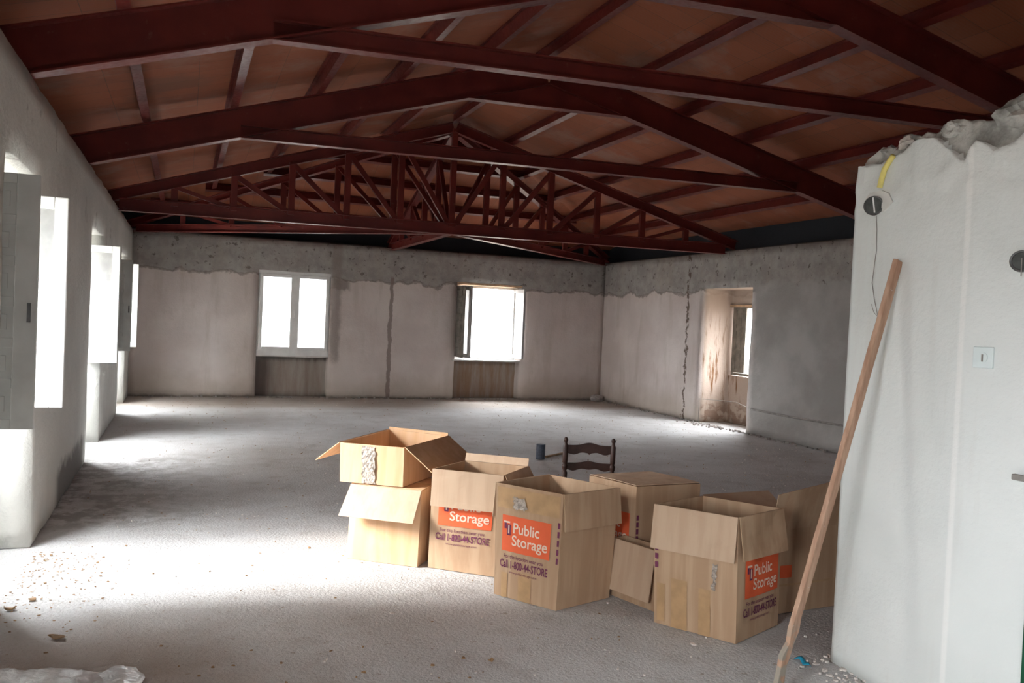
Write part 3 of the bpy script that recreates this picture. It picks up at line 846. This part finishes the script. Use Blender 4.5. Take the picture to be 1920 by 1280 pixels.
class Box:
    """open carton on a four-corner footprint: 0 front left, 1 front right, 2 back right, 3 back left (seen from above, front towards the viewer)"""
    def __init__(s, bot, top, z0, z1, label, mat, group='cardboard boxes standing together on the floor', bulge=.006, lid=False):
        s.b = [Z(p, z0) for p in bot]; s.t = [Z(p, z1) for p in top]; s.z0 = z0; s.z1 = z1
        c_ = sum(s.b, Vector()) / 4
        s.root = setp(empty('cardboard_box', Z(c_, z0)), label, 'box', group)
        m_ = MB()
        for k in range(4):
            a, b = k, (k + 1) % 4
            slab(m_, (s.b[a], s.b[b], s.t[b], s.t[a]), BT, bulge=bulge, seed=k + z1 * 7 + bot[0][0])
        fb = [v.copy() + (c_ - v) * .012 + Vector((0, 0, .006)) for v in s.b]
        slab(m_, fb, BT, 4, 4, wr=.001)
        if lid:
            ft = [v.copy() for v in s.t]; slab(m_, ft, BT, 8, 8, bulge=.006)
        s.body = m_.build('box_body', mat, s.root, fix=False)
        s.mat = mat
    def flap(s, k, length, ang, skew=0.0, name='flap', mat=None, taper=0.0, bend=0.0, label=None, lengths=None):
        """flap hinged on the rim of side k; ang 0 = standing up, 90 = flat outwards, 180 = hanging down outside"""
        a, b = s.t[k], s.t[(k + 1) % 4]
        d = (b - a); L = d.length; d.normalize(); out = d.cross(Vector((0, 0, 1))).normalized()
        an = math.radians(ang); dirv = Vector((0, 0, 1)) * math.cos(an) + out * math.sin(an)
        l0, l1 = lengths or (length, length)
        o_ = out * .004
        D = a + o_ + d * (taper + skew) + dirv * l0; Cc = b + o_ - d * taper + d * skew + dirv * l1
        m_ = MB(); q = (a + o_, b + o_, Cc, D) 
        slab(m_, q, BT, 8, 6, bulge=bend, wr=.005, seed=k * 3 + L)
        o = m_.build(name, mat or MAT['card_flap'], s.root, fix=False)
        if label: o['label'] = label
        s.last = q
        return o
    def face(s, k, u, v, off=.002):
        """point on side k: u 0..1 left to right seen from outside, v height in metres above its foot"""
        a, b = k, (k + 1) % 4
        h = s.z1 - s.z0; vv = v / h
        p = s.b[a].lerp(s.b[b], u).lerp(s.t[a].lerp(s.t[b], u), vv)
        n_ = (s.b[b] - s.b[a]).cross(s.t[a] - s.b[a]).normalized()
        bl = .006 * math.sin(math.pi * min(max(u, 0), 1)) * math.sin(math.pi * min(max(vv, 0), 1))
        return p + n_ * (bl + off)
    def width(s, k): return (s.b[(k + 1) % 4] - s.b[k]).length
    def patch(s, k, u0, u1, v0, v1, name, mat, off=.003, nu=6, nv=6, parent=None, label=None, r=0.0, rag=0.0):
        V = []; F_ = []
        for j in range(nv + 1):
            for i in range(nu + 1):
                u = u0 + (u1 - u0) * i / nu; v = v0 + (v1 - v0) * j / nv
                if rag and (i in (0, nu) or j in (0, nv)): u += random.uniform(-rag, rag); v += random.uniform(-rag, rag) * .3
                V.append(s.face(k, u, v, off + (random.uniform(0, rag * .12) if rag else 0)))
        for j in range(nv):
            for i in range(nu): F_.append((j * (nu + 1) + i, j * (nu + 1) + i + 1, (j + 1) * (nu + 1) + i + 1, (j + 1) * (nu + 1) + i))
        m_ = MB().add(V, F_)
        o = m_.build(name, mat, parent or s.root, fix=False)
        if label: o['label'] = label
        return o
    def text(s, k, body, u0, u1, vb, size, mat, parent, off=.005, bold=0.0, name='lettering', spacing=1.0):
        cu = bpy.data.curves.new('text', 'FONT'); cu.body = body; cu.size = 1; cu.offset = bold; cu.space_character = spacing
        to = bpy.data.objects.new('text', cu); C.objects.link(to)
        bpy.context.view_layer.update()
        me_ = bpy.data.meshes.new_from_object(to.evaluated_get(bpy.context.evaluated_depsgraph_get()))
        bpy.data.objects.remove(to)
        xs = [v.co.x for v in me_.vertices]; x0, x1 = min(xs), max(xs)
        for v in me_.vertices:
            u = u0 + (u1 - u0) * (v.co.x - x0) / (x1 - x0)
            v.co = s.face(k, u, vb + v.co.y * size, off)
        me_.materials.clear()
        return link(name, me_, mat, parent)
    def print_side(s, k, u0=.10, u1=.90, top=.475):
        """orange panel with name, purple phone line"""
        bot = top - .20
        pn = s.patch(k, u0, u1, bot, top, 'printed_panel', MAT['print_orange'], .0035)
        w = u1 - u0
        s.text(k, 'Public', u0 + w * .24, u0 + w * .78, bot + .108, .082, MAT['print_white'], pn, bold=.014)
        s.text(k, 'Storage', u0 + w * .22, u0 + w * .95, bot + .038, .082, MAT['print_white'], pn, bold=.014)
        # door and lock emblem
        s.patch(k, u0 + w * .05, u0 + w * .10, bot + .125, bot + .165, 'emblem', MAT['print_purple'], .005, 1, 1, pn)
        s.patch(k, u0 + w * .11, u0 + w * .19, bot + .090, bot + .150, 'emblem', MAT['print_purple'], .005, 1, 1, pn)
        s.patch(k, u0 + w * .04, u0 + w * .17, bot + .158, bot + .168, 'emblem', MAT['print_white'], .006, 1, 1, pn)
        s.patch(k, u0 + w * .135, u0 + w * .16, bot + .100, bot + .146, 'emblem', MAT['print_white'], .006, 1, 1, pn)
        s.text(k, 'For the location near you', u0 + w * .05, u0 + w * .88, bot - .038, .030, MAT['print_purple'], s.root, .0035, .008, 'small_lettering')
        s.text(k, 'Call 1-800-44-STORE', u0 - w * .03, u0 + w * .98, bot - .092, .060, MAT['print_purple'], s.root, .0035, .022, 'phone_lettering')
        s.text(k, 'www.publicstorage.com', u0 + w * .17, u0 + w * .76, bot - .120, .020, MAT['print_purple'], s.root, .0035, .002, 'small_lettering')

def quad(P0, P1, P2, P3=None):
    P3 = P3 if P3 is not None else P0 + P2 - P1
    return [P0, P1, P2, P3]
H0 = .632
# the middle printed box
b3 = Box(quad(at(926, 1113), at(1042, 1145), at(1142, 1120)), [at(931, 904, H0), at(1057, 927, H0), at(1161, 914, H0), at(1031, 889, H0)], 0, H0,
         'open printed moving box in the middle, orange panel facing the viewer, front flap torn off', MAT['card'])
b3.print_side(0, .12, .86, .462)
b3.flap(1, .20, 174, mat=MAT['card'], taper=-.004)
b3.flap(3, .20, 176, name='flap')
b3.patch(0, .03, .97, .50, .615, 'packing_tape', MAT['tape'], .003, 10, 5, label='wide brown tape across the top of the printed front')
b3.patch(0, .28, .48, .505, .575, 'tape_scrap', MAT['clear_tape'], .007, 8, 8, rag=.03, label='shiny crumpled tape scrap')
b3.patch(0, .40, .60, .0, .155, 'packing_tape', MAT['tape'], .003, 4, 4)
b3.patch(0, .12, .22, .0, .14, 'packing_tape', MAT['tape'], .003, 4, 4)
for k in range(5): b3.patch(0, .955, .985, .25 + k * .048, .283 + k * .048, 'printed_mark', MAT['print_purple'], .0035, 1, 1)

# printed box on its left, partly hidden
d2 = (at(925, 1081) - at(802, 1063)).normalized(); P0 = at(802, 1063); P1 = P0 + d2 * .44
e2_ = Vector((-d2.y, d2.x, 0))
b2 = Box([P0, P1, P1 + e2_ * .40, P0 + e2_ * .40], [at(812, 878, H0), at(945, 891, H0), at(990, 874, H0), at(872, 863, H0)], 0, H0,
         'open printed moving box with front flap hanging over its orange panel, second from the left', MAT['card'])
b2.print_side(0, .12, .90, .485)
b2.flap(0, .225, 177, mat=MAT['card_flap'], bend=.004)
b2.flap(1, .10, 150)
b2.flap(2, .05, 20)

# front right box
b5 = Box([at(1226, 1166), at(1379, 1207), at(1458, 1171), at(1226, 1166) + at(1458, 1171) - at(1379, 1207)],
         [at(1228, 944, H0), at(1385, 970, H0), at(1467, 953, H0), at(1318, 929, H0)], 0, H0,
         'nearest open cardboard box, plain flap hanging down its front, beside the leaning stick', MAT['card'])
b5.print_side(1, .16, .93, .41)
b5.flap(0, .225, 173, mat=MAT['card_flap'], bend=.004)
b5.flap(1, .215, 170, mat=MAT['card'], bend=.012)
b5.patch(0, .22, .42, 0, .26, 'packing_tape', MAT['tape'], .003, 4, 6)
b5.patch(0, .56, .70, 0, .24, 'packing_tape', MAT['tape'], .003, 4, 6)
b5.patch(0, .04, .14, .02, .22, 'packing_tape', MAT['tape'], .003, 4, 6)
b5.patch(0, .72, .76, .25, .38, 'tape_scrap', MAT['clear_tape'], .005, 3, 8, rag=.02)
for k in range(3): b5.patch(0, .012, .055, .30 + k * .045, .33 + k * .045, 'printed_mark', MAT['print_purple'], .0035, 1, 1)

# closed box behind, flaps folded shut
q4 = [at(1195, 915, H0), at(1316, 909, H0), at(1218, 887, H0), at(1105, 893, H0)]
q4[3] = q4[0] + (q4[2] - q4[1]) * .95
sh = Vector((.03, .06, 0)); q4 = [v + sh for v in q4]
b4 = Box(q4, q4, 0, H0 - .004, 'closed cardboard box with taped top standing behind the middle printed box', MAT['card'], lid=True)
m_ = MB(); a, b, c_, d_ = [v.copy() for v in b4.t]
up = Vector((0, 0, .0075))
mid1 = a.lerp(b, .5) ; mid2 = d_.lerp(c_, .5)
slab(m_, (a.lerp(d_, .02) + up, b.lerp(c_, .02) + up, b.lerp(c_, .49) + up * 1.6, a.lerp(d_, .49) + up * 1.6), .004, 6, 6, wr=.008, seed=3)
m_.build('lid_flap', MAT['card_flap'], b4.root, fix=False)
m_ = MB()
slab(m_, (a.lerp(d_, .51) + up * 1.4, b.lerp(c_, .51) + up * 1.4, b.lerp(c_, .98) + up, a.lerp(d_, .98) + up), .004, 6, 6, wr=.008, seed=8)
m_.build('lid_flap', MAT['card_flap'], b4.root, fix=False)
b4.print_side(3, .10, .90, .465)
for k in range(5): b4.patch(0, .015, .05, .27 + k * .04, .30 + k * .04, 'printed_mark', MAT['print_purple'], .0035, 1, 1)
m_ = MB(); slab(m_, (b4.t[0].lerp(b4.t[1], .02) + up, b4.t[0].lerp(b4.t[1], .25) + up, b4.t[0].lerp(b4.t[1], .35) + up + Vector((.0, -.07, .01)), b4.t[0].lerp(b4.t[1], .02) + up + Vector((-.02, -.08, -.03))), .004, 4, 4)

# low narrow box wedged in the gap
P0 = at(1146, 1115) ; P1 = at(1222, 1145)
d6 = (P1 - P0).normalized(); e6 = Vector((-d6.y, d6.x, 0))
P1 = P0 + d6 * .33
b7 = Box([P0, P1, P1 + e6 * .10, P0 + e6 * .10], [P0, P1, P1 + e6 * .10, P0 + e6 * .10], 0, .335,
         'low cardboard box wedged in the gap between the middle and nearest boxes', MAT['card'], bulge=.002)
b7.flap(0, .285, 172, taper=.003, mat=MAT['card_flap'])

# far right box with a flap standing up
P1 = Vector((3.04, 3.80, 0)); dd = Vector((.995, .085, 0)).normalized(); P2 = P1 + dd * .52; ee = Vector((-dd.y, dd.x, 0)) * .46
b6 = Box([P1, P2, P2 + ee, P1 + ee], [P1 + Vector((0, 0, 0)), P2, P2 + ee, P1 + ee], 0, .47,
         'open cardboard box behind the nearest box, tall flap standing up, partly behind the partition', MAT['card'])
b6.flap(0, .25, 15, lengths=(.215, .30), mat=MAT['card'], skew=-.015)
b6.flap(3, .17, 62, mat=MAT['card_flap'])
b6.flap(2, .15, 60, mat=MAT['card_flap'])
b6.patch(0, .14, .30, .20, .27, 'printed_panel', MAT['print_orange'], .0035)
b6.patch(0, .0, 1.0, .155, .165, 'seam_shadow', MAT['tape'], .003, 8, 1)  # thin strip painted in as the shadow gap at the seam

# lower left box, warm coloured, flap hanging
Hb = .475
P0 = at(650, 1046); P1 = at(782, 1063); d1 = (P1 - P0).normalized(); e1 = Vector((-d1.y, d1.x, 0))
b1 = Box([P0, P1, P1 + e1 * .44, P0 + e1 * .44], [P0 + Vector((.012, 0, 0)), P1 + Vector((.01, 0, 0)), P1 + e1 * .43, P0 + e1 * .43], 0, Hb,
         'tawny cardboard box at the far left, carrying a smaller open box', MAT['card_orange'], bulge=.014)
b1.flap(0, .21, 152, mat=MAT['card_flap'], skew=-.02, taper=-.01)
m_ = MB(); a, b, c_, d_ = [v.copy() for v in b1.t]
upp = Vector((0, 0, .006))
slab(m_, (a + upp, b + upp, b.lerp(c_, .49) + upp, a.lerp(d_, .49) + upp), .004, 4, 4, wr=.001); slab(m_, (a.lerp(d_, .51) + upp, b.lerp(c_, .51) + upp, c_ + upp, d_ + upp), .004, 4, 4, wr=.001)
m_.build('lid_flap', MAT['card_orange'], b1.root, fix=False)

# small open box on top of it
zb0 = Hb + .012; zt0 = zb0 + .245
Q0 = at(637, 902, zb0); Q1 = at(755, 913, zb0)
T0 = at(638, 829, zt0); T1 = at(758, 839, zt0); T2 = at(846, 815, zt0); T3 = at(737, 803, zt0)
s2 = (T2 - T1); s2.z = 0
T2 = T1 + s2 * .92; T3 = T0 + ((T3 - T0) * .92)
Q2 = Q1 + Vector((s2.x, s2.y, 0)) * .92; Q3 = Q0 + Vector((T3.x - T0.x, T3.y - T0.y, 0))
bu = Box([Q0, Q1, Q2, Q3], [T0, T1, T2, T3], zb0, zt0, 'shallow open cardboard box with side flaps spread, stacked on the tawny box', MAT['card_orange'], bulge=.002)
bu.flap(1, .235, 126, mat=MAT['card_orange'])
bu.flap(3, .21, 128, mat=MAT['card_orange'])
bu.flap(2, .02, 5, mat=MAT['card_orange'])
bu.patch(0, .36, .56, .005, .238, 'packing_tape', MAT['clear_tape'], .004, 6, 12, rag=.02, label='torn silvery tape down the front')

# ------------------------------------------------------------------ chair behind the boxes
def seen(px, dist, z):
    r = ray(px, 700); h = Vector((r.x, r.y, 0)); f_ = Vector((ROT[0][2], ROT[1][2], 0)).normalized()
    return h * (dist / h.dot(f_)) + Vector((0, 0, z))
cd_ = 5.72
pl = seen(1066, cd_, 0); pr = seen(1155, cd_ + .02, 0)
cdir = (pr - pl).normalized(); cback = Vector((-cdir.y, cdir.x, 0))     # away from the viewer = seat side
root = setp(empty('wooden_chair', (pl + pr) / 2), 'small dark wooden ladder-back chair seen behind the boxes', 'chair')
def lathe_post(p, q, prof, mat, name, parent):
    p = Vector(p); q = Vector(q); m_ = MB()
    m_.tube([p.lerp(q, s_) for s_, r_ in prof], [r_ for s_, r_ in prof], 12)
    return m_.build(name, mat, parent, smooth=True)
ZT = .795
post = [(0, .013), (.02, .017), (.45, .018), (.52, .018), (.525, .013), (.545, .013), (.56, .018), (.70, .019), (.715, .012), (.735, .018), (.76, .020), (.775, .012), (.785, .017), (.80, .0175), (.925, .0175), (.94, .012), (.955, .009), (.97, .014), (.985, .015), (1, .006)]
for p in (pl, pr):
    lathe_post(p, p + Vector((0, 0, ZT)) - cback * .03, post, MAT['darkwood'], 'back_post', root)
for s_, z0_, z1_, hump in ((0, .685, .742, .018), (1, .575, .622, .013)):
    N_ = 28; V = []
    base = pl - cback * .028 * ((z0_ + z1_) / 2 / ZT); bd_ = pr - cback * .028 * ((z0_ + z1_) / 2 / ZT)
    for off in (-.006, .006):
        for i in range(N_ + 1):
            u = i / N_; p = base.lerp(bd_, u)
            top = z1_ + hump * math.exp(-((u - .5) / .17) ** 2)
            bo = z0_ + .006 * math.cos(u * 6 * math.pi) + .010 * math.exp(-((u - .5) / .14) ** 2) - (.010 * math.exp(-((u - .5) / .02) ** 2) if s_ == 0 else 0)
            V += [p + cback * off + Vector((0, 0, bo)), p + cback * off + Vector((0, 0, top))]
    n2 = 2 * (N_ + 1); F_ = []
    for i in range(N_):
        a = 2 * i; F_ += [(a, a + 2, a + 3, a + 1), (n2 + a + 1, n2 + a + 3, n2 + a + 2, n2 + a), (a + 1, a + 3, n2 + a + 3, n2 + a + 1), (n2 + a, n2 + a + 2, a + 2, a)]
    F_ += [(0, 1, n2 + 1, n2), (2 * N_ + 1, 2 * N_, n2 + 2 * N_, n2 + 2 * N_ + 1)]
    MB().add(V, F_).build('back_slat', MAT['darkwood'], root)
sz = .40; dpt = .33
fl_ = pl + cback * dpt - cdir * .02; fr_ = pr + cback * dpt + cdir * .02
for p in (fl_, fr_):
    lathe_post(p, p + Vector((0, 0, sz + .02)), [(0, .012), (.05, .016), (.5, .018), (.9, .018), (1, .014)], MAT['darkwood'], 'leg', root)
m_ = MB()
c8 = [pl - cdir * .0, pr, fr_, fl_]
slab(m_, [v + Vector((0, 0, sz)) for v in c8], .03, 8, 8, bulge=-.01)
m_.build('seat', MAT['rush'], root)
for a, b, z in ((pl, fl_, .15), (pr, fr_, .15), (pl, fl_, .27), (pr, fr_, .27), (pl, pr, .20), (fl_, fr_, .22)):
    MB().tube([a + Vector((0, 0, z)), b + Vector((0, 0, z))], .009, 8).build('stretcher', MAT['darkwood'], root, smooth=True)

# ------------------------------------------------------------------ small things
p = at(1013, 860)
m_ = MB(); m_.tube([p + Vector((0, 0, z)) for z in (0, .03, .168)], .052, 20, cap=False); m_.tube([p + Vector((0, 0, z)) for z in (0.002, .168)], .046, 20, cap=True)
setp(m_.build('pipe_offcut', MAT['pipe_blue'], smooth=False), 'short blue grey pipe offcut standing on the floor left of the chair', 'pipe')
a = at(1023, 858) + Vector((0, 0, .012)); b = at(1066, 849) + Vector((0, 0, .012))
setp(MB().bar(a, b, .03, .02).build('floor_lath', MAT['leafbrown']), 'thin brown lath lying on the floor between pipe offcut and chair', 'stick')

# pipe run low on the right wall
m_ = MB(); r_ = .011
zc = .375; r_ = .015
m_.tube([(XR - .012, y, zc + .004 * math.sin(y * 3)) for y in [7.0 + k * .25 for k in range(16)]], r_, 8)
ob = setp(m_.build('wall_pipe', MAT['conduit_grey'], smooth=True), 'thin grey pipe running low along the right wall to the niche', 'pipe')
m_ = MB(); m_.tube([(XR + .03, RN[1] - .015, .0), (XR + .03, RN[1] - .015, .40), (XR + .10, RN[1] - .02, .39), (XR + .45, RN[0] + .9, .385), (XR + .05, RN[0] - .0 + .02, .378)], .005, 8)
setp(m_.build('niche_cable', MAT['conduit_grey'], smooth=True), 'thin dark cable rising and crossing the niche in the right wall', 'cable')

# rubble stub in the far right corner
me_ = lump('mortar_block', (7.95, 15.60, .06), .13, 4.4, None, (1.2, .8, .6), 3, .25)
setp(link('mortar_block', me_, MAT['mortar_stub']), 'low rounded mortar block in the far right floor corner', 'mortar block')

# plastic sheet in the near left corner
V = []; F_ = []; nx_, ny_ = 36, 18
c0 = [at(-120, 1262), at(262, 1254), at(300, 1420), at(-150, 1420)]
for j in range(ny_ + 1):
    for i in range(nx_ + 1):
        u, v = i / nx_, j / ny_
        p = c0[0].lerp(c0[1], u).lerp(c0[3].lerp(c0[2], u), v)
        q0 = noise.noise_vector(p * 5) * .05 + noise.noise_vector(p * 14) * .025; q0.z = 0
        p = p + q0
        e_ = min(1, min(u, 1 - u, v, 1 - v) * 9)
        p.z = .006 + e_ * (.045 * abs(noise.noise(p * 7)) + .022 * abs(noise.noise(p * 19)) + .018)
        V.append(p)
for j in range(ny_):
    for i in range(nx_): F_.append((j * (nx_ + 1) + i, (j + 1) * (nx_ + 1) + i, (j + 1) * (nx_ + 1) + i + 1, j * (nx_ + 1) + i + 1))
ps = setp(MB().add(V, F_).build('plastic_sheet', MAT['plastic'], smooth=True), 'crumpled white plastic sheet on the floor in the lower left corner', 'plastic sheet')
sm = ps.modifiers.new('thickness', 'SOLIDIFY'); sm.thickness = .001

# blue scrap by the foot of the stick
a = at(1494, 1236); b = at(1520, 1252); c_ = (b - a).normalized(); n_ = Vector((-c_.y, c_.x, 0))
V = []; F_ = []
for i in range(9):
    u = i / 8; p = a.lerp(b, u) + n_ * .008 * math.sin(u * 5)
    w = .022 * (1 - .5 * u)
    for s_ in (-1, 0, 1): V.append(p + n_ * w * s_ + Vector((0, 0, .008 + .008 * math.sin(u * 9 + s_) + .004 * (s_ == 0))))
for i in range(8):
    for k in range(2): F_.append((i * 3 + k, i * 3 + 3 + k, i * 3 + 4 + k, i * 3 + 1 + k))
bs = setp(MB().add(V, F_).build('blue_wrapper', MAT['blue'], smooth=True), 'torn bright blue plastic wrapper on the floor by the stick foot', 'wrapper')
bs.modifiers.new('thickness', 'SOLIDIFY').thickness = .001

def flake(m_, p, r_, th, seed, curl=0.0):
    n_ = random.randint(5, 8); a0 = random.uniform(0, 6.28); el = random.uniform(.45, 1)
    top = []; bt = []
    for k in range(n_):
        t_ = 2 * math.pi * k / n_; rr = r_ * random.uniform(.6, 1.15)
        x = rr * math.cos(t_); y = rr * math.sin(t_) * el
        X = x * math.cos(a0) - y * math.sin(a0); Y = x * math.sin(a0) + y * math.cos(a0)
        zz = curl * (x / r_) ** 2
        bt.append((p.x + X, p.y + Y, .001 + zz)); top.append((p.x + X * .8, p.y + Y * .8, .001 + th + zz))
    m_.add(bt + top, [tuple(range(n_))[::-1], tuple(range(n_, 2 * n_))] + [(k, (k + 1) % n_, n_ + (k + 1) % n_, n_ + k) for k in range(n_)])
# bigger single flakes
singles = [((108, 1195), .045, 'leafbrown', 'curled brown leaf lying on the floor, lower left', 'dry_leaf', 'leaf'),
           ((18, 1143), .030, 'leafbrown', 'small brown leaf at the left edge of the floor', 'dry_leaf', 'leaf'),
           ((62, 1125), .026, 'leafbrown', 'small brown leaf right of the leaf at the left edge', 'dry_leaf', 'leaf'),
           ((735, 1150), .020, 'rubble', 'pale plaster chip on the floor in front of the printed boxes', 'plaster_chip', 'plaster chip'),
           ((682, 1262), .016, 'leafbrown', 'small brown chip on the floor near the bottom, left of centre', 'brown_chip', 'chip'),
           ((920, 1240), .018, 'leafbrown', 'small brown chip on the floor near the bottom centre', 'brown_chip', 'chip'),
           ((1300, 1208), .024, 'rubble', 'white crumb of plaster on the floor below the nearest box', 'plaster_chip', 'plaster chip')]
for (a, b), r_, mt, lab, nm, ct in singles:
    m_ = MB(); flake(m_, at(a, b), r_, .004, 0, .012 if mt == 'leafbrown' else 0)
    setp(m_.build(nm, MAT[mt]), lab, ct)
FEET = [bx.b for bx in (b1, b2, b3, b4, b5, b6, b7)]
def under(p):
    for q in FEET:
        c_ = sum(q, Vector()) / 4
        if all((q[(k + 1) % 4] - q[k]).cross((p - q[k])).z > -.012 for k in range(4)): return True
    return False
def scatter(name, mat, label, pts, rmin, rmax, cat, th=.006):
    m_ = MB(); pts = [p for p in pts if not under(p)]
    for p in pts:
        if XL + .03 < p.x < XR - .05 and 0.5 < p.y < YB - .05:
            flake(m_, p, random.uniform(rmin, rmax), random.uniform(th * .5, th * 1.5), 0)
    setp(m_.build(name, mat), label, cat, kind='stuff')
pts = [at(random.gauss(60, 75), 1035 + abs(random.gauss(0, 60))) for k in range(420)]
scatter('leaf_litter', MAT['leafbrown'], 'scattered brown leaf crumbs on the floor below the nearest window', pts, .003, .011, 'litter', .002)
pts = [Vector((random.uniform(XL + .1, 7.9), random.uniform(2.6, 15.7), 0)) for k in range(900)]
pts = [p for p in pts if not (2.9 < p.x and p.y < 3.4)]
scatter('floor_crumbs', MAT['rubble'], 'fine pale plaster crumbs strewn over the whole floor', pts, .003, .010, 'crumbs')
pts = [Vector((random.uniform(XL + .1, 7.9), random.uniform(3.0, 15.7), 0)) for k in range(1100)]
scatter('dark_crumbs', MAT['leafbrown'], 'fine brown dirt crumbs strewn over the whole floor', pts, .003, .012, 'crumbs', .004)
pts = [Vector((random.uniform(.0, .10), 0, 0)) * -1 + pface(random.uniform(1.9, 3.25), 0) + Vector((random.gauss(-.03, .05), 0, 0)) for k in range(170)]
pts = [Vector((p.x, p.y, 0)) for p in pts]
scatter('partition_rubble', MAT['rubble'], 'broken plaster crumbs along the foot of the white partition', pts, .004, .018, 'rubble', .006)
pts = [Vector((random.uniform(7.75, 8.35), random.uniform(10.9, 12.3), 0)) for k in range(70)] + [Vector((XR - abs(random.gauss(0, .06)) - .03, random.uniform(8.8, 15.7), 0)) for k in range(160)] + \
      [Vector((random.uniform(XL, XR), YB - abs(random.gauss(0, .05)) - .03, 0)) for k in range(180)]
scatter('wall_foot_rubble', MAT['mortar_stub'], 'dark crumbs gathered along the feet of the far walls', pts, .008, .03, 'rubble', .02)
